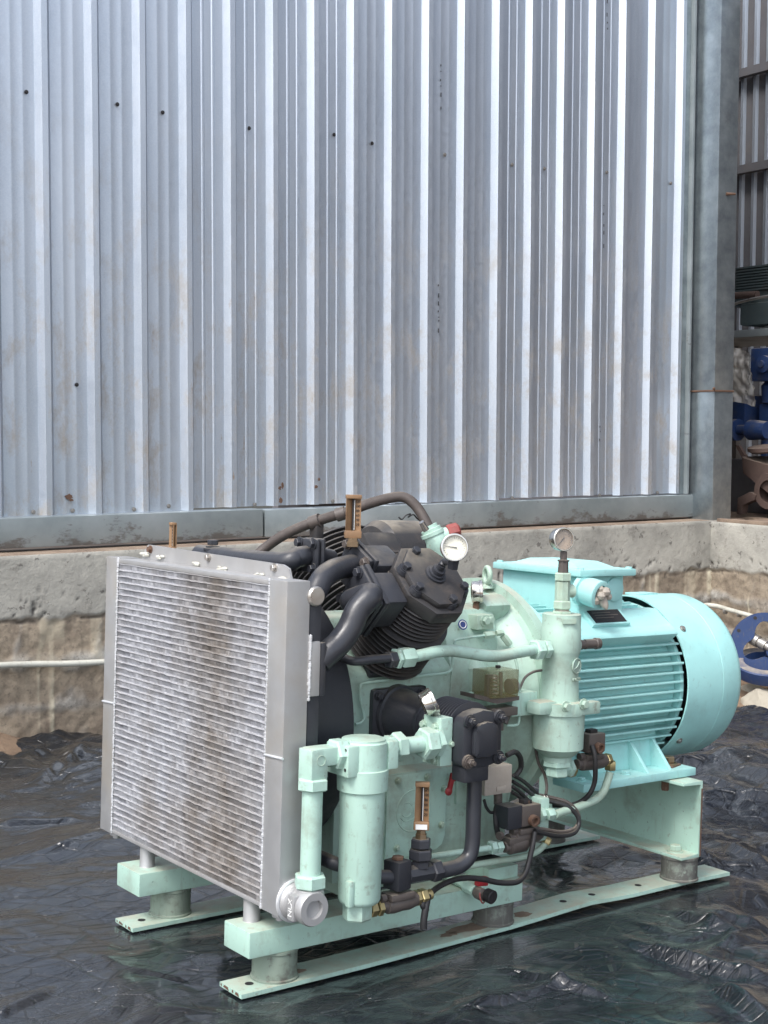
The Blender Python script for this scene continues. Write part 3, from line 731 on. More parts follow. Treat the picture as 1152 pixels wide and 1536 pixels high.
rock(1112, 1036, 4.02, .04, (1, 1, .7), 12, 'small stone behind the motor fan cowl near the blue flange')
rock(1108, 1062, 3.82, .035, (1.2, 1, .6), 15, 'flat stone lying on the tarpaulin edge behind the motor')

# ------------------------------------------------------------------ the compressor (machine coordinates)
CP = empty('air_compressor'); CP.matrix_world = MW
tag(CP, 'mint green piston air compressor with black cylinders, aluminium cooler and turquoise motor', 'compressor')
AY_, AZ_ = .297, .514                     # crankshaft and motor axis
def P(name, mat, fn=None, parent=None, ang=35):
    b = B(); fn(b); return b.obj(name, mat, parent or CP, ang)

# ---- skid
def strip(y0, y1, amp, skew):
    xs = np.linspace(-.012, 1.515, 30); b = B(); prev = None
    for x in xs:
        z = float(strip_z(x, amp)); dy = skew*x
        r = [b.bm.verts.new(V(x, yy+dy, zz)) for yy, zz in ((y0, z), (y1, z), (y1, z+.009), (y0, z+.009))]
        if prev: b.skin(prev, r)
        else: b.bm.faces.new(r[::-1])
        prev = r
    b.bm.faces.new(prev); return b.obj('base_strip', 'mint_frame', CP)
st1 = strip(-.008, .078, 1., .016); st2 = strip(.468, .555, .3, .016)
for p_, s_ in ((st1, .035), (st2, .51)):
    for x in (.032, .93, 1.03, 1.20):
        zz = float(strip_z(x, 1. if p_ is st1 else .3))+.0092
        P('painted_bolt_hole', 'ink', lambda b: b.lathe((x, s_+.016*x, zz), (0, 0, 1), [(0, .009), (.0006, .009)], 14), p_)  # dark disc coloured like the shadow inside a hole
    rc = random.Random(int(s_*100))
    for yy0, ww in ((-.034, .016), (-.012, .006), (.006, .022), (.033, .006)):
        P('paint_chip', 'rust', lambda b: b.prism([V(-.0124, s_+yy0, .0012+rc.uniform(0, .002)), V(-.0124, s_+yy0+ww, .001+rc.uniform(0, .003)), V(-.0124, s_+yy0+ww*.8, .0085), V(-.0124, s_+yy0+ww*.2, .0088-rc.uniform(0, .003))], (-.0005, 0, 0)), p_)
def dirt_patch(x, y, rx, ry, seed, parent, amp=1.):
    r = random.Random(seed); b = B()
    pts = [(x+rx*math.cos(a)*r.uniform(.6, 1.1), y+ry*math.sin(a)*r.uniform(.6, 1.1)) for a in [i*math.pi/9 for i in range(18)]]
    b.prism([V(px_, py_, float(strip_z(px_, amp))+.0093) for px_, py_ in pts], (0, 0, .0005)); b.obj('dirt_patch', 'ledge_dirt', parent)
dirt_patch(.63, .048, .075, .026, 3, st1); dirt_patch(.56, .040, .03, .014, 5, st1); dirt_patch(.79, .045, .03, .02, 8, st1); dirt_patch(.155, .04, .02, .012, 6, st1)
RZ0, RZ1 = .073, .126
for y0, y1 in ((0, .100), (.480, .594)):
    P('side_rail', 'mint_frame', lambda b: b.bb((.008, y0, RZ0), (.748, y1, RZ1), .003))
for x, y, zt, mt in ((.098, .045, RZ0, 'rubber_green'), (.115, .527, RZ0, 'rubber_green'), (.705, .052, RZ0, 'rubber'), (.69, .535, RZ0, 'rubber'), (1.345, .045, .086, 'rubber'), (1.345, .535, .086, 'rubber')):
    z0 = float(strip_z(x, 1. if y < .3 else .3))+.009
    P('rubber_mount', mt, lambda b: b.lathe((x, y, z0), (0, 0, 1), [(0, .050), (.004, .050), (.006, .047), (zt-z0-.008, .047), (zt-z0-.006, .049), (zt-z0, .049)], 36))
# cross channel carrying the motor
CHX0, CHX1, CZ0, CZ1 = 1.300, 1.374, .086, .285
def chan(b):
    t = .008; y0, y1 = .0, .60
    poly = [(CHX1, CZ0), (CHX1, CZ1), (CHX0, CZ1), (CHX0, CZ1-t), (CHX1-t, CZ1-t), (CHX1-t, CZ0+t), (CHX0, CZ0+t), (CHX0, CZ0)]
    b.prism([V(x, y0, z) for x, z in poly], (0, y1-y0, 0), .0015)
ch = P('support_channel', 'mint_frame', chan)
P('edge_rust', 'rust', lambda b: b.bb((CHX1-.006, -.0012, CZ0+.002), (CHX1-.001, -.0002, CZ1-.02)), ch)
P('mount_bolt', 'mint_worn', lambda b: b.bolt((1.333, .05, CZ0+.008), (0, 0, 1), .0135, .014), ch)
P('mount_bolt', 'rust', lambda b: b.hex((1.325, .085, CZ1-.036), (0, 0, 1), .011, .028), ch)
def chan2(b):
    t = .008; x0, x1 = .965, 1.04
    poly = [(x0, CZ0), (x0, CZ1), (x1, CZ1), (x1, CZ1-t), (x0+t, CZ1-t), (x0+t, CZ0+t), (x1, CZ0+t), (x1, CZ0)]
    b.prism([V(x, .09, z) for x, z in poly], (0, .51, 0), .0015)
P('foot_block', 'mint_frame', lambda b: b.bb((.655, .015, RZ1), (.745, .20, .155), .002))
P('pad_rubber', 'ink', lambda b: b.bb((.66, .05, .1552), (.735, .20, .162)))

# ---- cooler
RX0, RX1, RY0_, RY1_, RB, RT = .030, .085, -.069, .736, .176, .834
rad = P('radiator', 'core_tube', lambda b: b.bb((RX0+.0062, -.0025, RB+.01), (RX1-.001, .673, RT-.012)))
CY0, CY1 = -.003, .674
P('side_tank', 'alu_tank', lambda b: b.bb((RX0, RY0_, RB-.003), (RX1, CY0, RT+.002), .0025), rad)
P('side_tank', 'alu_tank', lambda b: b.bb((RX0, CY1, RB-.003), (RX1, RY1_, RT+.002), .0025), rad)
for y0, y1 in ((RY0_-.0012, CY0), (CY1, RY1_+.0012)):
    P('weld_seam', 'weld', lambda b: b.tube([V(RX0-.0005, y0, .487), V(RX0-.0005, y1, .484)], .0028, 8), rad)
P('top_bar', 'alu', lambda b: b.bb((RX0+.001, CY0, RT-.010), (RX1+.0012, CY1, RT), .001), rad)
P('bottom_bar', 'alu', lambda b: b.bb((RX0+.001, CY0, RB), (RX1-.005, CY1, RB+.008), .001), rad)
NR = 44; pit = (RT-.010-RB-.008)/NR
def finmesh(seed):
    r = np.random.RandomState(seed); n = 330; b = B(); W_ = CY1-CY0; prev = None
    tilt = 0
    for i in range(n+1):
        y = CY0+W_*i/n; z = (.0008 if i % 2 else pit-.0034)
        tilt = .9*tilt+r.normal(0, .00045)
        xf = RX0+.0020+abs(tilt)*.4+r.uniform(0, .0009)
        e = r.normal(0, .0004)
        cur = (b.bm.verts.new(V(xf, y+e+tilt*.6, z+r.normal(0, .0004))), b.bm.verts.new(V(RX0+.0066, y, z)))
        if prev: b.bm.faces.new((prev[0], cur[0], cur[1], prev[1]))
        prev = cur
    me = b.mesh('fin_strip', 'core_tube', 5); return me
fms = [finmesh(i) for i in range(6)]
def tubemesh(seed):
    r = np.random.RandomState(seed); b = B(); n = 46; prev = None
    for i in range(n+1):
        y = CY0+(CY1-CY0)*i/n; dz = r.normal(0, .00035); dx = abs(r.normal(0, .0004))
        if r.rand() < .10: dx -= .0011; dz -= .0006
        ring = [b.bm.verts.new(V(x_, y, z_)) for x_, z_ in ((RX0+.0013+dx, dz), (RX0+.0013+dx, .0021+dz), (RX0+.0066, .0021), (RX0+.0066, 0))]
        if prev: b.skin(prev, ring)
        else: b.bm.faces.new(ring[::-1])
        prev = ring
    b.bm.faces.new(prev); return b.mesh('core_bar', 'core_tube', 30)
tms = [tubemesh(50+i) for i in range(6)]
for i in range(NR):
    z = RB+.008+pit*i
    link('fin_strip', fms[i*5 % 6], rad, V(0, 0, z))
    link('core_bar', tms[(i*7+i//5) % 6], rad, V(0, 0, z+pit-.0028))
def bead(b, pts, r0, seed, step=.006):
    r = random.Random(seed); a, c = V(pts[0]), V(pts[1]); n = int((c-a).length/step)
    for i in range(n+1):
        p = a.lerp(c, i/n); b.sphere(p+V(r.uniform(-.0006, .0006), 0, r.uniform(-.0008, .0008)), r0*r.uniform(.7, 1.2), (1, 1, 1.2), 6)
P('weld_bead', 'weld', lambda b: bead(b, ((RX0+.0005, CY0, RB), (RX0+.0005, CY0, RT)), .0032, 1), rad)
P('weld_bead', 'weld', lambda b: bead(b, ((RX0+.0005, CY1, RB), (RX0+.0005, CY1, RT)), .0032, 2), rad)
lip = P('mounting_lip', 'alu', lambda b: b.prism([Q(*q, x=.0865) for q in ((213, 833), (222, 817), (424, 847), (433, 853), (437, 872), (437, 890), (213, 850))], (.005, 0, 0)), rad)
for px, py in ((226, 824), (313, 836), (412, 851.5)):
    P('bolt', 'steel' if px > 230 else 'rust', lambda b: b.bolt(Q(px, py, x=.0863), (-1, 0, 0), .0062), lip)
rd = random.Random(5)
for px in (217, 241, 292, 333, 388, 424):
    q = Q(px, 833+(px-217)*.185, x=.084)
    P('sealant_dab', 'white_plastic', lambda b: [b.sphere(q+V(0, rd.uniform(-.014, .014), rd.uniform(-.002, .005)), rd.uniform(.003, .006), (1, 1.8, .8), 8) for _ in range(7)], rad)
for q in ((.055, .070), (.055, .534)):
    P('leg_post', 'alu_tank', lambda b: b.lathe((q[0], q[1], RZ1), (0, 0, 1), [(0, .0185), (.0015, .0175), (RB-RZ1, .0175)], 28), rad)
for y in (-.03, .705):
    P('drain_boss', 'alu', lambda b: b.lathe((.06, y, RB-.003), (0, 0, -1), [(0, .017), (.012, .017), (.013, .009), (.020, .009)], 20), rad)
P('side_boss', 'steel', lambda b: b.lathe((.098, RY0_+.004, .805), (0, -1, 0), [(0, .020), (.006, .020), (.010, .017), (.011, .0)], 24), rad)
P('pipe_port', 'alu', lambda b: b.bb((.083, RY0_-.003, .605), (.112, -.03, .715), .004), rad)
P('weld_bead', 'weld', lambda b: bead(b, ((.087, RY0_-.001, .60), (.087, RY0_-.001, .725)), .0042, 3), rad)
P('port_flange', 'black', lambda b: b.bb((.112, -.072, .605), (.126, .02, .712), .004), rad)
# outlet fitting, low on the near tank
fp = Q(441, 1350, y=RY0_); fit = P('outlet_fitting', 'alu', lambda b: b.lathe(fp, (0, -1, 0), [(0, .040), (.010, .037), (.014, .0335), (.024, .0335), (.025, .031), (.052, .031), (.054, .0345), (.068, .0345), (.073, .032), (.073, .019), (.064, .018), (.064, .0)], 36, cap=False), rad)
P('weld_bead', 'weld', lambda b: b.torus(fp-V(0, .003, 0), (0, -1, 0), .040, .0042, 36, 8), rad)
P('fitting_flat', 'alu', lambda b: b.box(fp+V(-.003, -.040, 0), (.064, .024, .050), None, .004), rad)
text_obj('stamp', 'NLX', .018, fp+V(-.0355, -.040, .0), (0, 0, 1), (0, 1, 0), 'white_ink', rad)
YL = fp.y-.042

# ---- fan shroud and duct
sh = P('fan_shroud', 'black_matt', lambda b: b.bb((.0870, -.066, .19), (.115, .725, .822), .002))
P('duct_ring', 'black_matt', lambda b: b.lathe((.115, AY_, AZ_), (1, 0, 0), [(0, .31), (.12, .302), (.135, .298), (.135, .285), (.05, .28)], 72), sh)
P('hub', 'black_matt', lambda b: b.lathe((.14, AY_, AZ_), (1, 0, 0), [(0, .08), (.10, .085), (.18, .11)], 32), sh)

# ---- crankcase
ck = P('crankcase', 'mint_cast', lambda b: b.prism([V(.262, y, z) for y, z in ((.08, .165), (.08, .388), (.112, .396), (.112, .611), (.226, .725), (.368, .725), (.482, .611), (.482, .396), (.514, .388), (.514, .165))], (.50, 0, 0), .006))
P('sump', 'mint_cast', lambda b: b.bb((.30, .11, .127), (.72, .48, .1655), .004), ck)
P('cover_plate', 'mint', lambda b: b.prism([V(.400, .0795, .196), V(.400, .0795, .386), V(.570, .0795, .386), V(.570, .0795, .235), V(.562, .0795, .214), V(.545, .0795, .204)], (0, -.006, 0), .0015), ck)
for px, py in ((597, 1171), (641, 1165), (666, 1183), (662, 1237), (595, 1272), (571, 1200), (571, 1252), (640, 1282)):
    P('cover_nut', 'mint_worn', lambda b: (b.lathe(Q(px, py, y=.073), (0, -1, 0), [(0, .0088), (.002, .0088)], 14), b.hex(Q(px, py, y=.071), (0, -1, 0), .0066, .006), b.cyl(Q(px, py, y=.066), Q(px, py, y=.066)-V(0, .006, 0), .0034)), ck)
lg = Q(620, 1216, y=.0735)
P('cast_emblem', 'mint', lambda b: (b.torus(lg, (0, -1, 0), .047, .0016, 40, 6), b.torus(lg+V(-.018, 0, .004), (0, -1, 0), .016, .0014, 24, 6, .6, 5.2), b.tube([lg+V(-.036, 0, -.012), lg+V(-.02, 0, -.022), lg+V(.01, 0, -.012), lg+V(.02, 0, .012), lg+V(.038, 0, .02)], .0014, 6)), ck)
P('casting_lug', 'mint_cast', lambda b: b.bb((.60, .072, .30), (.66, .0805, .372), .003), ck)
P('red_lever', 'red', lambda b: (b.lathe(Q(679, 1165, y=.02), (0, -1, 0), [(0, .009), (.008, .009)], 16), b.box(Q(676, 1176, y=.017), (.012, .008, .05), Matrix.Rotation(.25, 3, 'Y'), .003), b.sphere(Q(673, 1187, y=.017), .010, (1, .6, 1), 12)), ck)
P('lever_stem', 'mint', lambda b: b.cyl(Q(679, 1165, y=.08), Q(679, 1165, y=.02), .006), ck)
# shoulder with the instrument boss
sh2 = P('shoulder', 'mint_cast', lambda b: b.prism([V(.60, y, z) for y, z in ((.112, .40), (.105, .60), (.150, .742), (.31, .748), (.42, .66), (.46, .40))], (.165, 0, 0), .016), ck)
bell = P('bell_housing', 'mint_cast', lambda b: b.lathe((.735, AY_, AZ_), (1, 0, 0), [(0, .19), (.01, .215), (.075, .252), (.082, .262), (.10, .266), (.102, .286), (.128, .286), (.130, .272), (.16, .26)], 72), ck)
P('bell_web', 'mint_cast', lambda b: b.box((.775, .175, .735), (.085, .05, .06), Matrix.Rotation(.55, 3, 'X'), .012), ck)
P('bell_foot', 'mint_cast', lambda b: b.prism([V(.70, .10, .16), V(.76, .10, .16), V(.84, .13, .36), V(.72, .10, .42)], (0, .09, 0), .006), ck)
P('casting_boss', 'mint_cast', lambda b: b.lathe(Q(712, 1036, y=.115), (0, 0, 1), [(0, .020), (.004, .026), (.055, .030), (.075, .018)], 24), ck)
sk = Q(694, 937, y=.124)
st = P('oval_sticker', 'sticker_blue', lambda b: b.lathe(sk, (-.12, -1, .36), [(0, .0125), (.0008, .0125)], 24), ck)
P('oval_sticker_white', 'white_ink', lambda b: b.torus(sk+V(0, -.0009, .0003), (-.12, -1, .36), .0085, .0012, 24, 6), ck)

# ---- finned cylinders
r2 = math.sqrt(.5)
def bank(X, sgn):
    e = V(0, -sgn*r2, -r2); n = V(0, -sgn*r2, r2)
    O_ = V(X, AY_, AZ_)
    return (lambda u, a, h: O_+V(u, 0, 0)+e*a+n*h), e, n
def finprof(h0, h1, pitch, ri, ro, tip=.0022):
    pr = [(h0, ri)]; h = h0
    while h+pitch <= h1+1e-6:
        pr += [(h+.001, ri), (h+pitch*.5-tip, ro), (h+pitch*.5, ro+.0006), (h+pitch*.5+tip*.5, ro), (h+pitch*.72, ri)]; h += pitch
    return pr+[(h1, ri)]
Nb, ne, nn = bank(.436, 1)
RotN = Matrix((V(1, 0, 0), ne, nn)).transposed()   # columns u, e, n
def roundfins(h0, n, pitch, ri, ro):
    pr = [(h0, ri*.9)]
    for i in range(n):
        a = h0+pitch*i; pr += [(a+.001, ri), (a+pitch*.22, ri+(ro-ri)*.55), (a+pitch*.38, ro-.001), (a+pitch*.5, ro), (a+pitch*.62, ro-.001), (a+pitch*.78, ri+(ro-ri)*.5), (a+pitch*.95, ri)]
    return pr+[(h0+n*pitch+.001, ri*.9)]
c2 = P('second_stage_cylinder', 'black_dusty', lambda b: b.lathe(Nb(0, 0, 0), nn, roundfins(.212, 10, .0122, .082, .100)+roundfins(.335, 7, .0108, .074, .090), 72), None, 40)
P('base_flange', 'black', lambda b: b.box(Nb(0, 0, .2035), (.148, .148, .016), RotN, .006), c2)
for u in (-.06, .06):
    for a in (-.06, .06): P('flange_bolt', 'black', lambda b: b.bolt(Nb(u, a, .2115), nn, .0085), c2)
def headpoly(k=1., h=0.):
    pts = []
    for i in range(8):
        a = math.radians(22.5+45*i); pts.append(Nb(.086*k*math.cos(a)/math.cos(math.pi/8)*.97, .094*k*math.sin(a)/math.cos(math.pi/8), h))
    return pts
hd = P('cylinder_head', 'black_dusty', lambda b: (b.prism(headpoly(1, .408), nn*.034, .005), b.prism(headpoly(.86, .442), nn*.016, .007)), c2)
for a in (200, 152, 82, 30, 256, 330):
    p = Nb(.070*math.cos(math.radians(a)), .070*math.sin(math.radians(a)), .444)
    P('head_bolt', 'black', lambda b: (b.lathe(p, nn, [(0, .017), (.010, .015)], 20), b.bolt(p+nn*.010, nn, .0085, .011)), c2)
P('centre_plug', 'black', lambda b: b.lathe(Nb(.0, .0, .457), nn, [(0, .024), (.006, .024), (.007, .019), (.012, .019), (.013, .015), (.022, .015), (.023, .009), (.034, .009)], 20), c2)
# side inlet box with slanted flange, and the duct box above
P('port_box', 'black', lambda b: b.box(Nb(-.118, .012, .395), (.06, .085, .085), RotN, .008), c2)
P('port_flange', 'black', lambda b: b.box(Nb(-.156, .012, .395), (.014, .112, .112), RotN, .006), c2)
P('pipe_flange', 'black', lambda b: b.box(Nb(-.170, .012, .395), (.012, .108, .108), RotN, .006), c2)
for a in (-.042, .042):
    for h in (-.042, .042): P('flange_bolt', 'grease' if a > 0 > h else 'black', lambda b: b.bolt(Nb(-.176, .012+a, .395+h), (-1, 0, 0), .0085), c2)
P('inlet_duct', 'black_dusty', lambda b: (b.box(Nb(-.002, -.095, .340), (.112, .072, .098), RotN, .014)), c2)
P('inlet_cowl', 'black_dusty', lambda b: (b.box(Nb(-.002, -.168, .328), (.100, .078, .096), RotN, .018), b.box(Nb(-.002, -.130, .338), (.116, .006, .102), RotN, .002)), c2)
# first stage, leaning to the far side
Fb, fe, fn_ = bank(.612, -1)
RotF = Matrix((V(1, 0, 0), fe, fn_)).transposed()
c1 = P('first_stage_cylinder', 'black_dusty', lambda b: b.lathe(Fb(0, 0, 0), fn_, finprof(.21, .44, .0150, .110, .138), 80), None, 25)
P('cap_plate', 'black_dusty', lambda b: b.lathe(Fb(0, 0, .44), fn_, [(0, .136), (.004, .136), (.006, .09), (.010, .085)], 48), c1)
P('air_filter', 'black_dusty', lambda b: b.lathe((.50, .30, .842), (1, -.05, 0), [(0, .05), (.004, .088), (.022, .102), (.13, .102), (.15, .092), (.155, .05)], 48), c1)
# outlet branch with slanted flange (carries a thermometer)
P('branch_pipe', 'black', lambda b: b.tube([Q(472, 890, y=.02), Q(484, 868, y=.03), Q(500, 856, y=.05), Q(520, 850, y=.08), Q(540, 846, y=.11)], .0245, 20), c1)
bf = Q(531, 852, y=.10); RotB = Matrix.Rotation(.5, 3, 'X')
P('branch_flange', 'black', lambda b: (b.box(bf, (.012, .098, .098), RotB, .006), b.box(bf+V(.015, 0, 0), (.012, .100, .100), RotB, .006)), c1)
P('branch_box', 'black', lambda b: b.box(bf+V(.062, .005, -.01), (.09, .088, .09), RotB, .01), c1)
for dy, dz in ((-.038, .038), (.038, .038), (-.038, -.038)):
    P('flange_bolt', 'grease', lambda b: b.bolt(bf+RotB @ V(-.006, dy, dz), (-1, 0, 0), .0085), c1)
# transfer tube along the top of the shroud
P('transfer_tube', 'black', lambda b: b.tube([V(.165, .52, .853), V(.165, .40, .853), V(.165, .17, .856), Q(446, 836, x=.19), Q(458, 834, x=.215)], .0225, 20), c1)
P('tube_plug', 'black', lambda b: (b.lathe(Q(319, 826, x=.165), (0, 0, 1), [(0, .022), (.006, .022), (.007, .016), (.011, .016)], 20), b.hex(Q(319, 824, x=.165)+V(0, 0, .010), (0, 0, 1), .013, .012)), c1)
tf = Q(463, 833, x=.225)
P('tube_flange', 'black', lambda b: (b.box(tf, (.012, .074, .074), None, .006), b.box(tf+V(.014, 0, 0), (.012, .076, .076), None, .006), b.cyl(tf+V(.01, 0, 0), tf+V(.07, .02, -.01), .022)), c1)
for dy, dz in ((-.027, .027), (.027, .027), (-.027, -.027), (.027, -.027)):
    P('flange_bolt', 'black', lambda b: b.bolt(tf+V(-.006, dy, dz), (-1, 0, 0), .008), c1)
# big pipe from the second-stage port to the cooler port
P('cooler_pipe', 'black', lambda b: b.tube([Nb(-.172, .012, .395), Nb(-.192, .012, .394), Q(556, 893, y=-.055), Q(537, 915, y=-.055), Q(524, 943, y=-.055), Q(509, 964, y=-.054), Q(496, 976, y=-.052), V(.126, -.047, .672)], .0262, 24), c2)

# ---- third stage, horizontal towards the near side
TX_, TZ_ = .449, .515
HX0, HX1 = Q(701, 1110, y=-.165).x, Q(759, 1110, y=-.165).x; HX = (HX0+HX1)/2; HZ = (Q(712, 1072, y=-.165).z+Q(712, 1150, y=-.165).z)/2
c3 = P('third_stage_cylinder', 'black', lambda b: b.lathe((TX_, .112, TZ_), (.10, -1, -.02), [(0, .068), (.014, .066), (.016, .060), (.03, .058), (.05, .054), (.085, .042), (.098, .038), (.10, .046), (.108, .046), (.11, .042), (.118, .042), (.119, .046), (.127, .046), (.128, .042), (.17, .042)], 56), None, 25)
P('fin_barrel', 'black', lambda b: b.lathe((HX, -.020, HZ+.004), (0, -1, 0), [(0, .03)]+finprof(.001, .094, .0092, .052, .0665, .0012)+[(.095, .03)], 64), c3, 25)
P('base_flange', 'black', lambda b: b.bb((TX_-.076, .100, TZ_-.075), (TX_+.076, .1125, TZ_+.062), .012), c3)
for u in (-.06, .06):
    for h in (-.058, .046): P('flange_bolt', 'black', lambda b: b.bolt((TX_+u, .100, TZ_+h), (0, -1, 0), .007), c3)
def arch(k, z0, y, dy, bev):
    w = (HX1-HX0)/2*k; pts = [(-w, -.052*k), (-w, .030*k), (-w*.86, .045*k), (-w*.5, .055*k), (0, .060*k), (w*.5, .056*k), (w*.86, .046*k), (w, .030*k), (w, -.040*k), (w*.8, -.056*k), (w*.2, -.064*k), (-w*.8, -.062*k)]
    return lambda b: b.prism([V(HX+x, y, HZ+z) for x, z in pts], (0, dy, 0), bev)
h3 = P('cylinder_head', 'black', arch(1., 0, -.113, -.040, .008), c3)
P('head_dome', 'black', arch(.62, 0, -.152, -.016, .009), c3)
for u, h in ((-.041, .040), (.043, .042), (-.041, -.046), (.043, -.044)):
    P('head_bolt', 'grease' if (u < 0 and h < 0) else 'black', lambda b: (b.lathe((HX+u, -.152, HZ+h), (0, -1, 0), [(0, .0155), (.006, .0145)], 18), b.bolt((HX+u, -.158, HZ+h), (0, -1, 0), .0075, .009), b.cyl((HX+u, -.166, HZ+h), (HX+u, -.176, HZ+h), .0045)), c3)
P('outlet_collar', 'black', lambda b: b.bb(Q(697, 1176, y=-.150), Q(734, 1140, y=-.150)+V(0, .045, 0), .005), c3)
p0 = Q(712, 1166, y=-.115)
ob = P('delivery_pipe', 'black', lambda b: b.tube([p0, Q(711, 1200, y=-.115), Q(710, 1230, y=-.115), Q(709, 1262, y=-.115), Q(704, 1284, y=-.115), Q(690, 1298, y=-.115), Q(672, 1304, y=-.115), Q(652, 1307, y=-.115), Q(632, 1309, y=-.115)], .0165, 18), c3)
tee = Q(630, 1309, y=-.115)
P('union_nut', 'black', lambda b: (b.hex(Q(645, 1307, y=-.115), (1, 0, .05), .024, .024)), c3)
P('tee_piece', 'black', lambda b: (b.cyl(tee-V(.035, 0, 0), tee+V(.028, 0, 0), .0185, None, 8), b.hex(tee+V(0, 0, .010), (0, 0, 1), .020, .016), b.hex(tee+V(0, 0, .028), (0, 0, 1), .026, .022), b.hex(tee+V(0, 0, .052), (0, 0, 1), .022, .020)), c3)
P('tee_tail', 'black', lambda b: b.tube([tee-V(.03, 0, 0), tee+V(-.10, .01, .004), Q(540, 1304, y=-.08), Q(505, 1296, y=-.06), Q(488, 1289, y=-.03), V(.14, .03, .27)], .0145, 14), c3)
P('hose_tail', 'black', lambda b: b.tube([Q(512, 983, y=.03), Q(520, 989, y=.0), Q(535, 992, y=-.02), Q(560, 989, y=-.03), Q(586, 987, y=-.035)], .0095, 14), c3)
# valve block
bk = P('valve_block', 'mint', lambda b: b.bb(V(Q(660, 1150, y=-.117).x, -.117, Q(660, 1150, y=-.117).z), V(HX0-.0005, -.058, Q(660, 1078, y=-.117).z), .0015))
blo = Q(660, 1150, y=-.117); vb = Q(655, 1112, y=-.13)
for px, py in ((636, 1086), (654, 1090), (653, 1141)):
    P('block_bolt', 'mint_worn', lambda b: b.bolt(Q(px, py, x=blo.x-.0005), (-1, 0, 0), .0062), bk)
P('block_bolt', 'mint_worn', lambda b: b.bolt(Q(677, 1116, y=-.1175), (0, -1, 0), .0045), bk)

# ---- instruments
def gauge(c, d, R, mat_face, needle, parent, stem=None, name='pressure_gauge', label=None, depth=.030, case='chrome'):
    d = V(d).normalized(); c = V(c); u, v, w = frame(d)       # u horizontal, v up-ish
    if v.z < 0: u, v = -u, -v
    g = B().lathe(c-d*depth, d, [(0, R*.55), (.001, R*.90), (.004, R*.95), (depth-.006, R*.95), (depth-.005, R*1.03), (depth+.001, R*1.03), (depth+.002, R*.99), (depth+.002, R*.90), (depth-.004, R*.88)], 40, cap=False).obj(name, case, parent)
    B().lathe(c-d*.0075, d, [(0, R*.93), (.001, R*.90)], 40).obj('dial', mat_face, g if parent is CP else parent)
    pr = g if parent is CP else parent
    b = B()
    for i in range(21):
        a = math.radians(225-270*i/20); q = u*math.cos(a)+v*math.sin(a); t = d.cross(q)
        L = .10 if i % 5 else .17
        b.prism([c+q*R*.80-t*R*.012-d*.0063, c+q*R*.80+t*R*.012-d*.0063, c+q*R*(.80-L)+t*R*.012-d*.0063, c+q*R*(.80-L)-t*R*.012-d*.0063], d*.0003)
    tk = b.obj('tick_marks', 'ink', pr); tk['kind'] = 'stuff'
    a = math.radians(needle); q = u*math.cos(a)+v*math.sin(a); t = d.cross(q)
    B().prism([c-q*R*.22-t*R*.05-d*.005, c+q*R*.68-t*R*.012-d*.005, c+q*R*.68+t*R*.012-d*.005, c-q*R*.22+t*R*.05-d*.005], d*.0008).obj('needle', 'ink', pr)
    B().lathe(c-d*.001, d, [(0, R*.90), (.0006, R*.90)], 36).obj('lens', 'glass', pr)
    if stem:
        B().tube([c-d*depth*.5-v*R*.9] + [V(s) for s in stem], .0065, 10, 4).obj('stem', 'bronze_metal', pr)
    return g
hp = Nb(0, 0, .49); g1c = Q(682, 821, y=-.125)
g1 = gauge(g1c, (-.50, -.86, .10), .0285, 'cream', 172, CP, None)
P('stem', 'black', lambda b: (b.tube([hp, hp+nn*.008+V(.004, 0, .004), g1c+V(.01, .02, -.034)], .008, 12, 6), b.lathe(g1c+V(.010, .016, -.045), (-.1, -.3, 1), [(0, .012), (.022, .013)], 6)), g1)
P('liquid_fill', 'sticker_blue', lambda b: b.prism([g1c+V(0, 0, 0)+V(-.5, -.86, .1).normalized()*-.0058+frame((-.5, -.86, .1))[0]*(.022*math.cos(a))+V(0, 0, 1)*(.022*math.sin(a)) for a in [math.radians(20+14*i) for i in range(11)]], (-.0002, -.0003, 0)), g1)
bpy.data.objects.remove(bpy.data.objects['liquid_fill'])
# tower separator
TW = V(.846, .0, 0); tz = lambda py: Q(842, py, y=0).z
tw = P('separator_tower', 'mint_cast', lambda b: b.lathe((TW.x, TW.y, tz(1140)), (0, 0, 1), [(0, .034), (.012, .034), (.014, .040), (tz(1135)-tz(1140)+.016, .050), (tz(1120)-tz(1140), .060), (tz(1060)-tz(1140), .062), (tz(1056)-tz(1140), .050), (tz(1045)-tz(1140), .046), (tz(985)-tz(1140), .042), (tz(977)-tz(1140), .046), (tz(975)-tz(1140), .0465), (tz(942)-tz(1140), .0465), (tz(941)-tz(1140), .0455), (tz(921)-tz(1140), .0455), (tz(920)-tz(1140), .043)], 48))
P('clamp_ring', 'mint_cast', lambda b: (b.lathe((TW.x, TW.y, tz(1068)), (0, 0, 1), [(0, .066), (.028, .066)], 40), b.box((TW.x+.03, -.052, tz(1058)), (.085, .03, .030), None, .006), b.box((TW.x-.065, -.01, tz(1056)), (.06, .05, .034), None, .014)), tw)
for px in (848, 875):
    P('clamp_bolt', 'mint_worn', lambda b: b.bolt(Q(px, 1060 if px < 860 else 1056, y=-.0675), (0, -1, 0), .0085), tw)
P('wall_bracket', 'mint', lambda b: b.bb((TW.x-.13, .02, .50), (TW.x-.05, .11, .555), .004), tw)
P('bowl_neck', 'mint', lambda b: b.hex((TW.x, TW.y, tz(1148)), (0, 0, 1), .036, tz(1139)-tz(1148)), tw)
P('bottom_elbow', 'mint', lambda b: (b.hex((TW.x, TW.y, tz(1163)), (0, 0, 1), .028, tz(1148)-tz(1163)), b.lathe((TW.x+.01, TW.y, tz(1154)), (1, 0, .05), [(0, .018), (.022, .018), (.024, .022), (.034, .022)], 6)), tw)
em = V(TW.x+.012, -.043, tz(996))
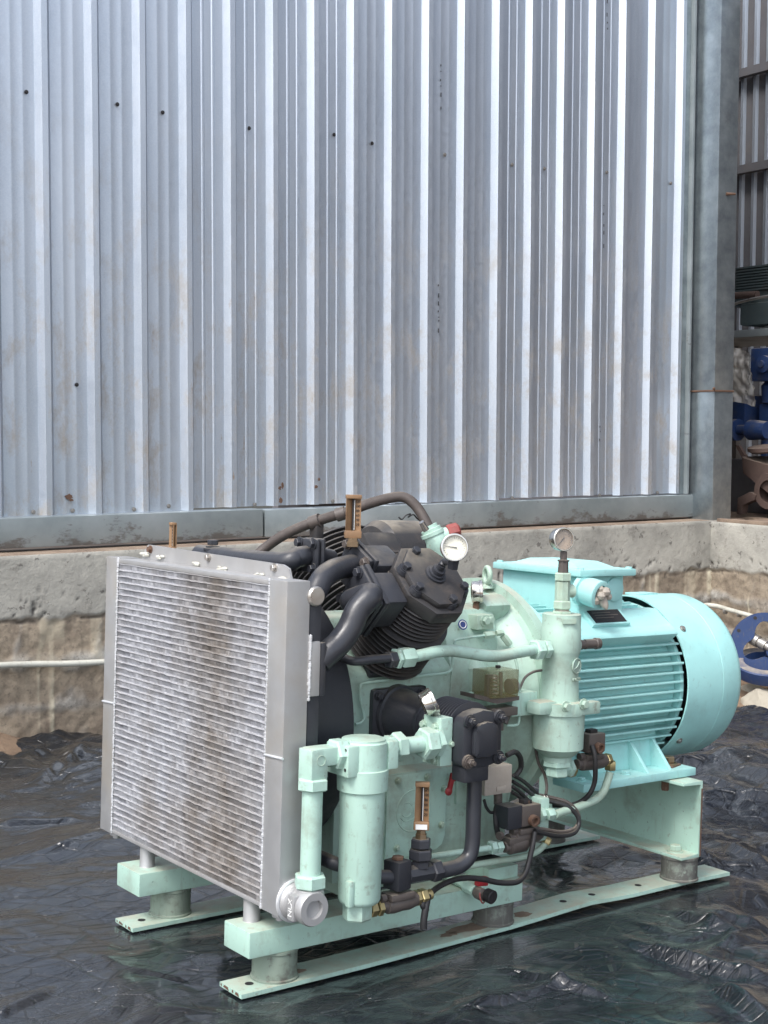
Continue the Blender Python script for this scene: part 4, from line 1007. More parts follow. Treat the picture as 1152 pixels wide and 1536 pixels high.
P('cast_emblem', 'mint_cast', lambda b: (b.torus(em, (.25, -1, 0), .0175, .0018, 28, 6), b.lathe(em+V(0, .004, 0), (.25, -1, 0), [(0, .017), (.003, .017)], 24), b.tube([em+V(-.010, -.001, -.008), em+V(0, -.002, 0), em+V(.008, 0, .010)], .002, 6)), tw)
text_obj('cast_lettering', 'PN 350', .011, V(TW.x+.010, -.0455, tz(1016)), (.97, .24, 0), (0, 0, 1), 'mint_cast', tw, .0015)
P('tag_plate', 'mint_worn', lambda b: b.box((TW.x-.018, -.0435, tz(929)), (.034, .004, .011), Matrix.Rotation(-.35, 3, 'Z')), tw)
gz = tz(920)
P('gauge_riser', 'mint_worn', lambda b: (b.hex((TW.x, 0, gz), (0, 0, 1), .024, .006), b.hex((TW.x, 0, gz+.010), (0, 0, 1), .0225, .020), b.lathe((TW.x, 0, gz+.030), (0, 0, 1), [(0, .018), (.045, .018)], 8), b.lathe((TW.x+.012, 0, gz+.052), (1, -.12, 0), [(0, .014), (.012, .014), (.016, .016), (.018, .016), (.019, .010)], 20), b.hex((TW.x, 0, gz+.076), (0, 0, 1), .0215, .020)), tw)
P('riser_ring', 'steel', lambda b: b.lathe((TW.x, 0, gz+.0055), (0, 0, 1), [(0, .017), (.006, .017)], 24), tw)
P('gauge_nipple', 'grease', lambda b: b.lathe((TW.x, 0, gz+.096), (0, 0, 1), [(0, .0125), (.026, .0115), (.027, .014), (.030, .014), (.031, .008), (.05, .008)], 8), tw)
gauge(Q(846, 809, y=-.006), (-.22, -.97, .05), .0275, 'gauge_brown', 228, CP, None, depth=.028)
sv = P('safety_plug', 'grease', lambda b: b.lathe(V(TW.x+.045, -.01, tz(968)), (1, -.10, .02), [(0, .011), (.012, .012), (.014, .0095), (.020, .0095), (.022, .012), (.052, .012), (.054, .014), (.066, .013), (.068, .006)], 20), tw)
P('plug_boss', 'mint_cast', lambda b: b.lathe(V(TW.x+.02, -.005, tz(968)), (1, -.1, 0), [(0, .024), (.022, .022), (.028, .016)], 20), tw)
# mint line from the hose nut to the tower
yl = -.03
P('air_line', 'mint', lambda b: b.tube([Q(620, 985, y=yl), Q(640, 981, y=yl), Q(658, 977, y=yl), Q(678, 976, y=yl), Q(700, 979, y=yl), Q(725, 983, y=yl), Q(750, 984, y=yl), Q(775, 979, y=yl), Q(806, 974, y=-.01)], .0132, 18), tw)
for q_, d_, r_, h_ in ((Q(600, 987, y=yl), (1, 0, .03), .0225, .034), (Q(592, 988, y=yl), (1, 0, .03), .0225, .010), (Q(800, 975, y=-.012), (1, .02, .02), .0245, .024), (Q(814, 974, y=-.006), (1, 0, 0), .0225, .016)):
    P('line_nut', 'mint', lambda b: b.hex(q_, d_, r_, h_), tw)
P('hose_end', 'black', lambda b: (b.hex(Q(581, 990, y=yl), (1, 0, .03), .0185, .022)), c3)
# hose over the top, with mint bleed valve
hosep = [Q(x_, y_, y=yy) for x_, y_, yy in ((384, 834, .34), (400, 820, .33), (425, 803, .30), (455, 789, .28), (490, 777, .24), (520, 768, .20), (552, 756, .17), (585, 747, .14), (606, 746, .12), (622, 757, .10), (634, 774, .08), (645, 795, .06))]
ho = P('top_hose', 'hose', lambda b: b.tube(hosep, .0118, 16))
P('hose_clip', 'grease', lambda b: b.tube([Q(466, 785, y=.27), Q(480, 780, y=.25)], .016, 14), ho)
P('hose_clip', 'grease', lambda b: b.tube([Q(505, 773, y=.22), Q(518, 769, y=.205)], .0155, 14), ho)
P('clip_bracket', 'black_dusty', lambda b: b.box(Q(475, 793, y=.26), (.02, .03, .05), None, .003), ho)
P('wire_twist', 'cable', lambda b: b.tube([Q(x_, y_, y=.10) for x_, y_ in ((598, 776), (603, 779), (609, 773), (616, 771), (612, 776), (620, 772), (626, 778), (634, 784))], .0016, 6, 6), ho)
va = Q(655, 818, y=.045)
bv = P('bleed_valve', 'mint', lambda b: (b.tube([Q(659, 845, y=.05), Q(658, 825, y=.05), Q(655, 812, y=.05), Q(648, 801, y=.055)], lambda t: .021+.005*math.sin(t*3.1), 20), b.lathe(Q(650, 803, y=.055), (-.28, .2, .75), [(0, .027), (.008, .027), (.009, .023), (.016, .023), (.017, .018), (.024, .018)], 24), b.cyl(Q(660, 806, y=.05), Q(674, 800, y=.04), .018, .016)))
P('bare_nipple', 'chrome', lambda b: b.cyl(Q(639, 795, y=.03), Q(632, 783, y=.03), .0075, .006), bv)
P('red_cap', 'redcap', lambda b: b.lathe(Q(671, 800, y=.04), V(.9, -.35, .25), [(0, .0165), (.004, .019), (.024, .019), (.028, .015)], 8), bv)
P('valve_foot', 'black', lambda b: b.cyl(Q(659, 843, y=.05), Q(660, 870, y=.05), .024), bv)
# thermometers
def thermometer(base, h, w, d, dirty, parent, nm='thermometer'):
    d = V(d).normalized(); base = V(base); up = V(0, 0, 1); r = d.cross(up).normalized()*-1
    R = Matrix((r, -d, up)).transposed()     # x right, y back, z up
    F_ = lambda x, y, z: base+R @ V(x, y, z)
    g = B()
    hw = w/2
    for s in (-1, 1):      # two slanted flanks form the V housing
        g.prism([F_(s*hw, -.001, h*.28), F_(s*hw*.94, -.001, h*.93), F_(s*hw*.14, w*.30, h*.93), F_(s*hw*.14, w*.30, h*.28)][::s], R @ V(0, .004, 0))
    g.box(F_(0, w*.16, h*.965), (w, w*.55, h*.075), R, .001)
    g.box(F_(0, w*.12, h*.235), (w*1.1, w*.62, h*.15), R, .003)
    g.box(F_(0, w*.42, h*.58), (w*.9, w*.12, h*.74), R)
    o = g.obj(nm, 'bronze_brown', parent)
    pr = o if parent is CP else parent
    B().cyl(F_(0, w*.16, h*.30), F_(0, w*.16, h*.93), w*.075, None, 10).obj('glass_tube', 'ink', pr)
    B().cyl(F_(w*.07, w*.14, h*.32), F_(w*.07, w*.14, h*.9), w*.035, None, 8).obj('mercury_line', 'white_ink', pr)
    nd = (R @ V(-.42, -.9, 0)).normalized()
    for i, tx in enumerate(('120', '100', '80', '60', '40', '20')):
        text_obj('scale_number', tx, h*.072, F_(hw*.56, w*.105-.0012, h*(.87-.088*i)), R @ V(.9, -.42, 0)*1, up, 'ink', pr, .0004)
    B().lathe(base, up, [(0, w*.42), (h*.10, w*.42), (h*.105, w*.34), (h*.165, w*.34)], 6).obj('hex_base', 'bronze_metal', pr)
    if dirty:
        B().box(F_(0, -.0045+w*.12-w*.31, h*.235), (w*.8, .001, h*.09), R).obj('label_strip', 'white_ink', pr)
    return o
camdir = V(-.52, -.85, .0)
thermometer(tee+V(0, 0, .070), .118, .030, (-.62, -.78, 0), True, CP)
thermometer(Q(529, 820, y=.085), .112, .033, (-.45, -.89, 0), False, CP)
thermometer(Q(256, 836, x=.165), .085, .022, (-.9, .1, 0), False, CP)

# ---- discharge line: elbow pipe, filter, valve block
ez = lambda py: Q(466, py, y=YL).z
ex = Q(467, 1250, y=YL).x
ft = P('outlet_riser', 'mint', lambda b: b.cyl((ex, YL, ez(1318)), (ex, YL, ez(1170)), .0205))
P('riser_nut', 'mint', lambda b: (b.hex((ex, YL, ez(1331)), (0, 0, 1), .0325, ez(1311)-ez(1331), .3)), ft)
P('riser_nut', 'mint', lambda b: (b.hex((ex, YL, ez(1185)), (0, 0, 1), .0325, ez(1167)-ez(1185), .2)), ft)
P('riser_socket', 'alu', lambda b: b.lathe((ex, YL, ez(1345)), (0, 0, 1), [(0, .030), (ez(1331)-ez(1345)-.001, .027)], 28), ft)
ea = V(ex, YL, ez(1136))
P('elbow', 'mint', lambda b: (b.box(ea-V(0, 0, .012), (.042, .042, .060), Matrix.Rotation(.1, 3, 'Z'), .004), b.box(ea+V(.016, 0, .001), (.060, .040, .036), None, .004)), ft)
P('elbow_mark', 'mint_worn', lambda b: b.torus(ea+V(.004, -.0215, -.004), (0, -1, 0), .010, .0008, 20, 6), ft)
lx = lambda px: Q(px, 1125, y=YL).x
lz = lambda px: float(np.interp(px, [470, 505, 545, 597, 640], [Q(478, 1138, y=YL).z, Q(505, 1131, y=YL).z, Q(545, 1124, y=YL).z, Q(597, 1117, y=YL).z, Q(640, 1109, y=YL).z]))
L_ = ea.z+.001
P('line_nut', 'mint', lambda b: (b.hex((ex+.044, YL, L_), (1, 0, 0), .0315, .030), b.hex((ex+.076, YL, L_), (1, 0, 0), .0295, .012)), ft)
fx = Q(545, 1125, y=YL).x
fz = lambda py: Q(545, py, y=YL).z
fl = P('oil_filter', 'mint', lambda b: b.lathe((fx, YL, fz(1352)), (0, 0, 1), [(0, .036), (.004, .041), (.010, .043), (fz(1185)-fz(1352), .0455), (fz(1183)-fz(1352), .051), (fz(1152)-fz(1352), .0525), (fz(1151)-fz(1352), .050)], 52))
P('filter_head', 'mint', lambda b: (b.lathe((fx, YL, fz(1153)), (0, 0, 1), [(0, .049), (fz(1112)-fz(1153), .049), (fz(1110)-fz(1153), .046)], 48), b.bb((fx-.062, YL-.035, fz(1158)), (fx-.034, YL+.042, fz(1112)), .004), b.bb((fx+.034, YL-.040, fz(1152)), (fx+.060, YL+.042, fz(1110)), .004), b.lathe((fx, YL, fz(1111)), (0, 0, 1), [(0, .044), (.005, .044), (.006, .041)], 48)), fl)
for dy in (-.026, .032):
    for pz in (1118, 1147): P('painted_flange_hole', 'ink', lambda b: b.lathe((fx-.0622, YL+dy, fz(pz)), (-1, 0, 0), [(0, .0035), (.0006, .0035)], 10), fl)  # drilled hole is only a disc of shade colour
P('filter_rib', 'mint', lambda b: b.bb((fx-.046, YL-.030, fz(1350)), (fx-.034, YL-.014, fz(1312)), .003), fl)
P('line_nut', 'mint', lambda b: (b.hex((fx+.060, YL, L_), (1, 0, 0), .0265, .013), b.hex((fx+.074, YL, L_), (1, 0, 0), .030, .026, .4)), fl)
bx = blo.x
P('line_pipe', 'mint', lambda b: b.cyl((fx+.09, YL, L_), (bx-.02, YL, L_), .0175), fl)
P('line_nut', 'mint', lambda b: (b.hex((bx-.048, YL, L_), (1, 0, 0), .0335, .032, .2), b.hex((bx-.016, YL, L_), (1, 0, 0), .0305, .016)), fl)
P('drain_cap', 'mint', lambda b: b.hex((fx-.004, YL, fz(1377)), (0, 0, 1), .030, fz(1352)-fz(1377)+.002, .5), fl)
# filter drain solenoid
dz_ = fz(1366); dx0 = fx+.026
sol = P('drain_valve', 'grease', lambda b: (b.lathe((dx0+.03, YL, dz_), (1, 0, .04), [(0, .013), (.012, .013), (.014, .017), (.03, .019), (.05, .018), (.07, .019), (.09, .015)], 20), b.box((dx0+.072, YL-.002, dz_+.019), (.062, .040, .015), None, .005), b.lathe((dx0+.034, YL-.008, dz_+.020), (-1, 0, 0), [(0, .0085), (.012, .0085)], 14)))
P('brass_union', 'brass', lambda b: (b.hex((dx0, YL, dz_), (1, 0, 0), .0165, .016), b.hex((dx0+.019, YL, dz_), (1, 0, 0), .0175, .012)), sol)
P('brass_union', 'brass', lambda b: (b.hex((dx0+.118, YL, dz_+.004), (1, 0, .03), .0165, .010), b.hex((dx0+.130, YL, dz_+.004), (1, 0, .03), .0175, .016), b.cyl((dx0+.146, YL, dz_+.005), (dx0+.16, YL, dz_+.006), .011)), sol)
P('coil', 'black_matt', lambda b: b.box((dx0+.070, YL, dz_+.062), (.040, .044, .060), Matrix.Rotation(.2, 3, 'Z'), .004), sol)
P('coil_nut', 'rust', lambda b: b.hex((dx0+.070, YL, dz_+.092), (0, 0, 1), .013, .007), sol)
dt = V(dx0+.14, YL, dz_-.004)
P('drain_hose', 'cable', lambda b: b.tube([dt+V(.01, -.004, .012), dt+V(.0, -.010, -.01), dt+V(-.006, -.012, -.036), dt+V(-.006, -.012, -.055)], .0075, 12), sol)
cbl = [dt+V(.004, -.008, -.020), Q(634, 1356, y=-.12), Q(646, 1340, y=-.11), Q(660, 1329, y=-.10), Q(680, 1320, y=-.10), Q(700, 1317, y=-.10), Q(725, 1319, y=-.10), Q(750, 1324, y=-.10), Q(775, 1323, y=-.10), Q(787, 1312, y=-.09), Q(794, 1290, y=-.08), Q(800, 1262, y=-.07), Q(802, 1248, y=-.065)]
P('cable', 'cable', lambda b: b.tube(cbl, .0062, 12), sol)

# ---- drain tap on the rail
tp = Q(690, 1322, y=.02)
tap = P('drain_tap', 'mint', lambda b: (b.cyl(tp+V(-.01, .10, .01), tp+V(0, -.02, -.006), .008, None, 6), b.lathe(tp+V(0, -.018, -.006), (.1, -1, -.12), [(0, .0125), (.030, .0125), (.031, .0115)], 8)))
P('tap_body', 'grease', lambda b: b.lathe(tp+V(.004, -.05, -.011), (.1, -1, -.12), [(0, .011), (.006, .014), (.02, .014), (.024, .010), (.03, .012)], 20), tap)
P('tap_handle', 'red', lambda b: b.box(tp+V(.016, -.055, .012), (.030, .014, .020), Matrix.Rotation(.1, 3, 'Y'), .002), tap)
P('tap_cap', 'ink', lambda b: b.lathe(tp+V(.012, -.078, -.012), (.1, -1, -.1), [(0, .015), (.018, .0155), (.020, .013), (.020, .0)], 22), tap)
P('cap_cord', 'redcap', lambda b: b.torus(tp+V(.004, -.072, -.018), (.5, -.8, .3), .013, .0018, 20, 6), tap)

# ---- junction box, pressure switch, solenoids, wiring
jb = P('junction_box', 'taupe', lambda b: b.bb(Q(727, 1195, y=-.025), Q(769, 1146, y=-.025)+V(0, .06, 0), .004))
P('box_logo', 'taupe', lambda b: b.box(Q(752, 1183, y=-.0262), (.028, .0012, .011), None, .0004), jb)
P('box_clip', 'steel', lambda b: b.tube([Q(716, 1178, y=-.03), Q(719, 1190, y=-.032), Q(722, 1184, y=-.034)], .0022, 6), jb)
P('gland', 'grease', lambda b: b.cyl(Q(747, 1190, y=.0), Q(747, 1206, y=.0), .010), jb)
def wire(px, r=.0055, mat='cable', parent=None, nm='cable'):
    return P(nm, mat, lambda b: b.tube([Q(a, c_, y=yy) for a, c_, yy in px], r, 10), parent or jb)
wire(((747, 1205, .0), (744, 1215, -.01), (744, 1235, -.02), (747, 1252, -.02)), .0065)
wire(((760, 1133, .0), (772, 1128, .0), (780, 1136, .01), (781, 1152, .02), (772, 1166, .02)), .0065)
for i, pts in enumerate((((770, 1163, .0), (785, 1172, .01), (800, 1185, .02), (811, 1198, .03)), ((769, 1172, -.01), (785, 1182, .0), (798, 1192, .01), (806, 1200, .02)), ((769, 1180, -.02), (782, 1190, -.01), (795, 1204, .0), (797, 1212, .0)), ((768, 1188, -.02), (780, 1196, -.01), (790, 1206, .0), (794, 1214, .0)))):
    wire(pts, .0045, 'cable')
wire(((726, 1200, -.01), (730, 1212, -.01), (738, 1219, -.01), (752, 1210, -.01), (764, 1208, -.01)), .0035, 'cable')
lo1 = [(804, 1198, .02), (830, 1203, .0), (852, 1210, -.02), (866, 1224, -.03), (868, 1238, -.035), (860, 1250, -.045), (840, 1254, -.055), (815, 1250, -.062), (802, 1246, -.065)]
wire(lo1, .0055); wire([(a, c_-6, y_+.008) for a, c_, y_ in lo1[:-1]]+[(806, 1243, -.055)], .0045, 'grease')
wire(((806, 1110, .06), (804, 1125, .05), (808, 1145, .04), (816, 1160, .03), (820, 1178, .02), (819, 1192, .01)), .0038, 'grease')
P('cable_lug', 'steel', lambda b: b.torus(Q(819, 1195, y=.008), (.3, -.6, .7), .0065, .0015, 18, 6), jb)
# pressure switch with smoked cover
ps = P('pressure_switch', 'grease', lambda b: (b.prism([Q(*q, y=.0) for q in ((712, 1047), (712, 1041), (746, 1049), (779, 1044), (779, 1050), (746, 1056))], (0, .05, 0)), b.box(Q(747, 1066, y=.03), (.08, .05, .02), None, .003)))
P('switch_spring', 'steel', lambda b: b.tube([Q(742, 1043-i*.95, y=.02)+V(.008*math.cos(i*1.05), .008*math.sin(i*1.05), 0) for i in range(32)], .0022, 6, 3), ps)
P('switch_stem', 'grey_steel', lambda b: (b.cyl(Q(751, 1044, y=.03), Q(751, 1008, y=.03), .0045), b.box(Q(733, 1028, y=.035), (.018, .012, .05), None, .002), b.cyl(Q(763, 1030, y=.03), Q(772, 1029, y=.03), .018)), ps)
def cover(b):
    lo, hi = Q(735, 1049, y=-.004), Q(779, 1004, y=-.004); b.bb((lo.x, -.004, lo.z), (hi.x, .06, hi.z), .003)
P('smoked_cover', 'smoked', cover, ps)
P('cover_screw', 'ink', lambda b: b.cyl(Q(747, 1002, y=.03), Q(747, 998, y=.03), .006), ps)
P('switch_pipe', 'grease', lambda b: (b.cyl(Q(749, 1060, y=.03), Q(749, 1095, y=.03), .010), b.tube([Q(770, 1052, y=.03), Q(764, 1068, y=.03), Q(757, 1085, y=.03)], .0075, 10)), ps)
P('switch_leg', 'mint', lambda b: b.cyl(Q(707, 1038, y=.06), Q(707, 1062, y=.06), .006), ps)
# small capillary lines in mint
def cap(px, mat='mint', r=.0032, nm='capillary'): return P(nm, mat, lambda b: b.tube([Q(a, c_, y=yy) for a, c_, yy in px], r, 8, 6), ck)
cap([(533, 1086, .10), (541, 1084, .10), (546, 1076, .10), (543, 1060, .10), (540, 1040, .10), (541, 1030, .10), (547, 1025, .10), (590, 1019, .09), (630, 1014, .09), (660, 1011, .09), (673, 1008, .09), (678, 1001, .09), (679, 985, .09)])
cap([(681, 966, .10), (684, 960, .10), (700, 957, .10), (727, 953, .10)])
cap([(766, 968, .05), (772, 985, .04), (777, 1010, .03), (779, 1060, .03), (778, 1083, .03), (772, 1088, .03), (760, 1088, .03)])
cap([(815, 1005, .02), (800, 1008, .03), (788, 1016, .04), (781, 1030, .04), (776, 1045, .04)], 'grease', .0032)
P('capillary_union', 'mint_worn', lambda b: (b.hex(Q(727, 953, y=.10), (1, -.1, .06), .009, .026), b.hex(Q(744, 950, y=.10), (1, -.1, .06), .0075, .02), b.hex(Q(754, 953, y=.10), (.7, -.3, -.9), .009, .03)), ck)
P('instrument_block', 'mint_worn', lambda b: (b.bb(Q(716, 945, y=.11), Q(741, 922, y=.11)+V(0, .04, 0), .002), b.bolt(Q(727, 931, y=.109), (0, -1, 0), .009), b.bolt(Q(735, 929, y=.109), (0, -1, 0), .007)), ck)
gauge(Q(722, 888, y=.155), (.80, -.58, .05), .0275, 'cream', 60, CP, None, depth=.024)
P('gauge_stem', 'rust', lambda b: (b.cyl(Q(714, 914, y=.16), Q(714, 904, y=.16), .0085, .007)), ck)
P('eye_bolt', 'mint_worn', lambda b: (b.torus(Q(731, 863, y=.24), (.9, -.35, 0), .0195, .0065, 28, 12), b.lathe(Q(731, 882, y=.24), (0, 0, 1), [(0, .016), (.006, .014), (.010, .008)], 18)), ck)
gauge(Q(650, 1050, y=-.09), (.80, -.42, .45), .0275, 'cream', 60, CP, None, depth=.026)
P('gauge_stem', 'chrome', lambda b: b.lathe(Q(657, 1074, y=-.085), V(-.12, .03, .24), [(0, .007), (.008, .010), (.018, .010), (.020, .007), (.03, .008)], 14), bk)
# tower drain solenoid
def solenoid(px, py, y, s, parent, flip=False):
    q = Q(px, py, y=y)
    o = P('drain_solenoid', 'grease', lambda b: (b.bb(q+V(-.028*s, -.022*s, 0), q+V(.03*s, .022*s, .048*s), .004), b.lathe(q+V(-.05*s, 0, -.028*s), (1, 0, 0), [(0, .012), (.014, .013), (.016, .017), (.05, .019), (.085, .018), (.10, .013)], 18), b.lathe(q+V(-.03*s, -.004, -.010*s), (-1, 0, 0), [(0, .009), (.014, .009)], 12), b.box(q+V(.0, 0, -.012*s), (.06*s, .04*s, .014*s), None, .004)), parent)
    P('coil_cap', 'ink', lambda b: b.box(q+V(0, 0, .052*s), (.024, .02, .010), None, .002), o if parent is CP else parent)
    P('cable_gland', 'rust', lambda b: b.lathe(q+V(.002, -.022*s, .014*s), (0, -1, -.1), [(0, .013), (.012, .013), (.012, .008), (.004, .007)], 18), o if parent is CP else parent)
    return o, q
s1, q1 = solenoid(886, 1127, -.005, .95, CP)
for q_, d_, r_, h_ in ((Q(852, 1157, y=0), (1, 0, .1), .016, .02), (Q(902, 1141, y=-.005), (1, 0, .04), .014, .012), (Q(908, 1140, y=-.005), (1, 0, .04), .016, .014), (Q(915, 1155, y=-.005), (0, 0, 1), .015, .022)):
    P('brass_union', 'brass', lambda b: b.hex(q_, d_, r_, h_), s1)
P('drain_line', 'mint_worn', lambda b: b.tube([Q(a, c_, y=yy) for a, c_, yy in ((915, 1158, -.005), (911, 1172, -.005), (906, 1186, -.005), (897, 1197, -.005), (884, 1204, -.005), (866, 1211, -.01), (846, 1217, -.02), (832, 1222, -.03))], .0098, 14), s1)
P('cable', 'cable', lambda b: b.tube([Q(a, c_, y=yy) for a, c_, yy in ((888, 1118, -.03), (892, 1132, -.04), (893, 1150, -.04), (892, 1172, -.03), (885, 1190, -.02), (872, 1202, .0), (855, 1208, .01), (830, 1208, .02))], .006, 12), s1)
P('elbow_union', 'mint', lambda b: (b.hex(Q(820, 1222, y=-.03), (1, 0, .06), .014, .02), b.hex(Q(808, 1222, y=-.025), (1, 0, .05), .018, .012), b.box(Q(806, 1226, y=.0), (.03, .05, .10), None, .006)), s1)
s2, q2 = solenoid(787, 1236, -.04, 1.0, CP)
P('coil', 'black_matt', lambda b: b.box(q2+V(-.048, .002, .024), (.044, .044, .052), None, .003), s2)
P('coil_nut', 'rust', lambda b: b.hex(q2+V(.0, 0, .048), (0, 0, 1), .011, .008), s2)
P('drain_body', 'grease', lambda b: (b.lathe(Q(755, 1271, y=-.04), (1, 0, .05), [(0, .012), (.012, .014), (.016, .02), (.06, .021), (.065, .014), (.075, .013)], 18), b.box(Q(772, 1259, y=-.04), (.06, .036, .016), None, .004), b.lathe(Q(752, 1253, y=-.045), (-1, -.2, 0), [(0, .009), (.01, .009), (.01, .004)], 14)), s2)
for q_, r_, h_ in ((Q(735, 1272, y=-.04), .0155, .014), (Q(744, 1271, y=-.04), .014, .016), (Q(790, 1259, y=-.04), .018, .012), (Q(798, 1254, y=-.03), .013, .02)):
    P('pipe_union', 'mint', lambda b: b.hex(q_, (1, 0, .05), r_, h_), s2)
P('lower_line', 'mint', lambda b: b.tube([Q(735, 1272, y=-.04), Q(700, 1277, y=-.03), Q(660, 1283, y=-.02), Q(630, 1288, y=-.02)], .0072, 14), s2)
P('lower_line', 'mint_worn', lambda b: b.tube([Q(a, c_, y=yy) for a, c_, yy in ((820, 1262, -.02), (814, 1270, -.02), (804, 1278, -.02), (785, 1285, -.02), (750, 1291, -.02), (710, 1298, -.02), (680, 1305, -.02))], .0075, 14), s2)
P('line_cap', 'brass', lambda b: b.hex(Q(818, 1266, y=-.02), (.5, 0, .8), .011, .016), s2)

# ---- electric motor
mo = P('electric_motor', 'aqua', lambda b: b.lathe((.885, AY_, AZ_), (1, 0, 0), [(0, .24), (.02, .25), (.035, .25), (.037, .205), (.06, .188), (.49, .188), (.50, .12)], 72))
def motor_fins(b):
    for i in range(52):
        a = math.radians(360*i/52+2)
        d = V(0, -math.cos(a), math.sin(a))
        if d.z > .62 or d.z < -.80: continue
        if d.y < 0 and .33 < d.z <= .62: continue
        # horizontal fins on the flanks, drawn parallel as cast
        t = V(0, 0, 1)
        yy = AY_+(-1 if d.y < 0 else 1)*.214*math.sqrt(max(0, 1-(d.z*.86)**2)); z = AZ_+d.z*.205
        x0, x1 = .935, 1.372
        yi = AY_+(-1 if d.y < 0 else 1)*.05
        s = -1 if d.y < 0 else 1
        b.prism([V(x0+.018, yy, z-.0022), V(x0, yy-s*.02, z-.003), V(x0, yi, z-.004), V(x1, yi, z-.004), V(x1, yy-s*.003, z-.003), V(x1-.003, yy, z-.0022)], (0, 0, .0052))
zf = [AZ_+.137-.0245*i for i in range(13)]
for z in zf:
    for s in (-1, 1):
        h = (z-AZ_)/.214
        if abs(h) > .93: continue
        yy = AY_+s*min(.2145, .2145*math.sqrt(1-h*h)*1.03+.006)
        P('cooling_fin', 'aqua', lambda b: b.prism([V(.955, yy, z), V(.937, yy-s*.022, z), V(.937, AY_+s*.03, z), V(1.385, AY_+s*.03, z), V(1.385, yy-s*.004, z), V(1.381, yy, z)], (0, 0, .0052), .0012), mo)
for i in range(9):
    a = math.radians(90+(-4+i)*7.2); d = V(0, math.cos(a), math.sin(a)); t = V(0, -math.sin(a), math.cos(a))
    P('cooling_fin', 'aqua', lambda b: b.prism([V(.94, AY_, AZ_)+d*.18-t*.0028, V(.94, AY_, AZ_)+d*.214-t*.0022, V(.94, AY_, AZ_)+d*.214+t*.0022, V(.94, AY_, AZ_)+d*.18+t*.0028], (.43, 0, 0)), mo)
# cast shoulder block carrying the name plate
P('plate_shoulder', 'aqua', lambda b: b.prism([V(.94, AY_-.208, AZ_+.155), V(.94, AY_-.215, AZ_+.145), V(.94, AY_-.16, AZ_+.10), V(.94, AY_-.08, AZ_+.16), V(.94, AY_-.105, AZ_+.205), V(.94, AY_-.135, AZ_+.205), V(.94, AY_-.185, AZ_+.165)], (.415, 0, 0), .004), mo)
pn = V(0, -.62, .78); pcn = V(1.135, AY_-.158, AZ_+.190)
RP = Matrix((V(1, 0, 0), V(0, .78, .62), pn)).transposed()
P('plate_pad', 'aqua', lambda b: b.box(pcn, (.135, .062, .016), RP, .003), mo)
npl = P('name_plate', 'ink', lambda b: b.box(pcn+pn*.0088, (.112, .050, .0015), RP), mo)
for i in range(4): P('plate_line', 'grease', lambda b: b.box(pcn+pn*.0098+RP @ V(-.012 if i % 2 else 0, .018-.009*i, 0), (.085-.02*(i % 2), .0022, .0006), RP), npl if False else mo)
def cyl_shell(x0, x1, R0, R1): return lambda b: b.lathe((x0, AY_, AZ_), (1, 0, 0), [(0, R0-.003), (0, R0), (x1-x0, R1), (x1-x0, R1-.003)], 96, cap=False)
fc = P('fan_cowl', 'aqua', lambda b: b.lathe((1.386, AY_, AZ_), (1, 0, 0), [(.0, .2245), (0, .2285), (.1405, .2285), (.1412, .2278), (.1422, .2278), (.143, .2285), (.205, .2275), (.222, .222), (.235, .208), (.236, .10), (.232, .10), (.230, .205), (.20, .222), (.02, .2245)], 112, cap=False), mo, 40)
P('fan_guard', 'black_matt', lambda b: b.lathe((1.60, AY_, AZ_), (1, 0, 0), [(0, .20), (.004, .20)], 48), mo)
for px, py in ((1028, 939), (1022, 1115)):
    q = Q(px, py, x=1.42); d = (q-V(1.42, AY_, AZ_)).normalized(); q = V(1.42, AY_, AZ_)+d*.2285
    P('cowl_screw', 'steel', lambda b: (b.lathe(q, d, [(0, .0095), (.002, .0095), (.003, .006), (.006, .006)], 16)), mo)
P('cowl_clip', 'aqua', lambda b: b.bb((1.42, AY_-.01, AZ_+.2275), (1.50, AY_+.04, AZ_+.232), .001), mo)
P('end_shield', 'aqua', lambda b: b.lathe((1.377, AY_, AZ_), (1, 0, 0), [(0, .209), (.012, .209)], 64), mo)
# feet
FY = .046
foot = P('motor_foot', 'aqua', lambda b: b.bb((.985, FY, .2875), (1.400, FY+.11, .3085), .003), mo)
P('motor_foot', 'aqua', lambda b: b.bb((.985, .594-FY-.11, .2875), (1.400, .594-FY, .3085), .003), mo)
for x in (1.035, 1.225, 1.31):
    P('foot_web', 'aqua', lambda b: b.prism([V(x, FY+.012, .308), V(x, FY+.095, .40), V(x, FY+.16, .40), V(x, FY+.16, .308)], (.011, 0, 0), .002), mo)
P('foot_shell', 'aqua', lambda b: b.prism([V(1.02, FY+.075, .308), V(1.02, FY+.09, .42), V(1.02, AY_, .42), V(1.02, AY_, .308)], (.315, 0, 0), .004), mo)
P('foot_bolt', 'bronze_metal', lambda b: b.bolt((1.352, FY+.055, .3125), (0, 0, 1), .0155, .016), mo)
P('foot_washer', 'rust', lambda b: b.box((1.352, FY+.055, .3105), (.055, .05, .004), Matrix.Rotation(.3, 3, 'Z')), mo)
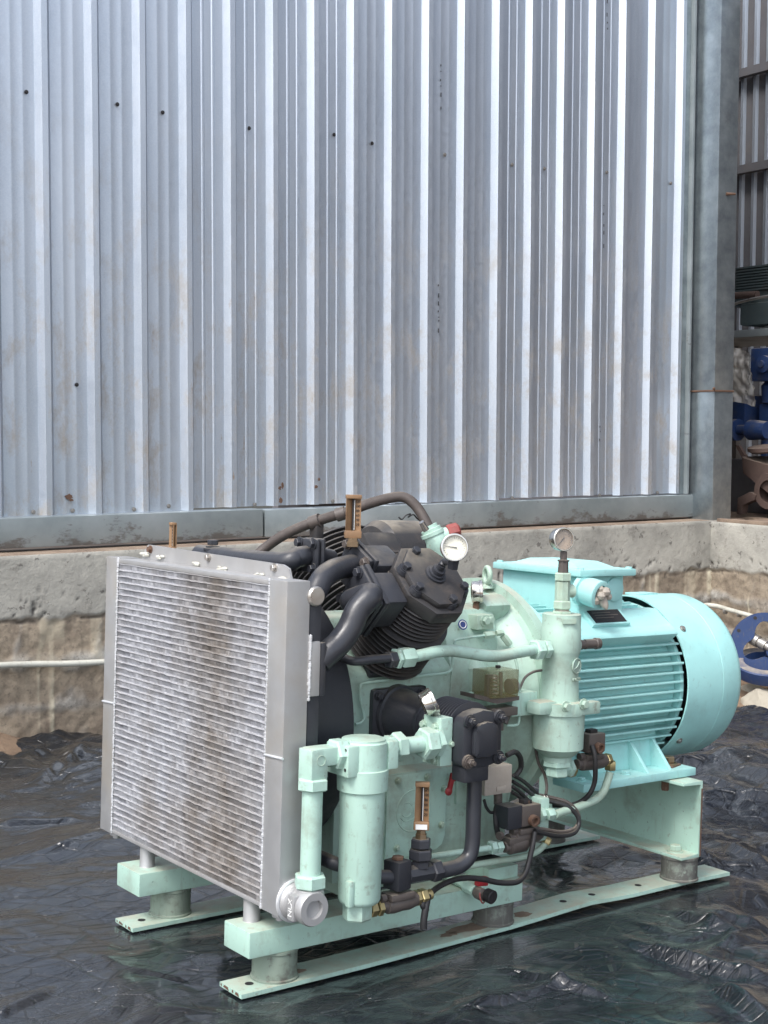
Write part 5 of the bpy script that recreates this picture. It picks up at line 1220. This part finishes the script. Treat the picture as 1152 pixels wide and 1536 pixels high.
for x in (1.012, 1.17):
    P('foot_bolt', 'aqua', lambda b: b.bolt((x, FY+.035, .3088), (0, 0, 1), .009, .006), mo)
# terminal box
tb = P('terminal_box', 'aqua', lambda b: b.prism([V(1.052, .148, .702), V(1.210, .148, .702), V(1.210, .440, .702), V(1.052, .440, .702)], (0, 0, .108), .004), mo)
P('box_neck', 'aqua', lambda b: b.bb((1.06, .19, .66), (1.2, .40, .703)), mo)
P('box_lid', 'aqua', lambda b: b.bb((1.030, .126, .811), (1.234, .458, .829), .004), mo)
def lidtop(b):
    a = [V(1.062, .165, .829), V(1.202, .165, .829), V(1.202, .42, .829), V(1.062, .42, .829)]; c_ = [V(1.085, .215, .8445), V(1.18, .215, .8445), V(1.18, .37, .8445), V(1.085, .37, .8445)]
    va_ = [b.bm.verts.new(p) for p in a]; vc = [b.bm.verts.new(p) for p in c_]; b.skin(va_, vc); b.bm.faces.new(vc); b.bm.faces.new(va_[::-1])
P('lid_crown', 'aqua', lidtop, mo)
for x, y in ((1.044, .14), (1.22, .14), (1.044, .444), (1.22, .444)):
    P('lid_screw', 'aqua', lambda b: b.lathe((x, y, .829), (0, 0, 1), [(0, .009), (.004, .009), (.005, .005)], 14), mo)
gc = Q(872, 884, y=.148)
P('cable_gland', 'aqua', lambda b: b.lathe(gc, V(.12, -1, -.16), [(0, .040), (.012, .040), (.014, .033), (.03, .036), (.062, .036), (.064, .032), (.064, .024), (.05, .024)], 32), mo)
P('blank_plug', 'aqua', lambda b: b.lathe(Q(921, 884, y=.148), (0, -1, 0), [(0, .031), (.004, .031), (.006, .028)], 32), mo)
def rag(b):
    r = random.Random(4)
    for i in range(16):
        p = gc+V(.12, -1, -.16).normalized()*r.uniform(.055, .078)+V(r.uniform(-.016, .016), 0, r.uniform(-.022, .016)); b.sphere(p, r.uniform(.007, .012), (1, 1.2, 1.1), 8)
    b.lathe(gc+V(.007, -.066, -.02), V(.1, -.5, -.8), [(0, .014), (.02, .009), (.028, .003)], 10)
P('wrapped_cable_end', 'taupe', rag, mo)
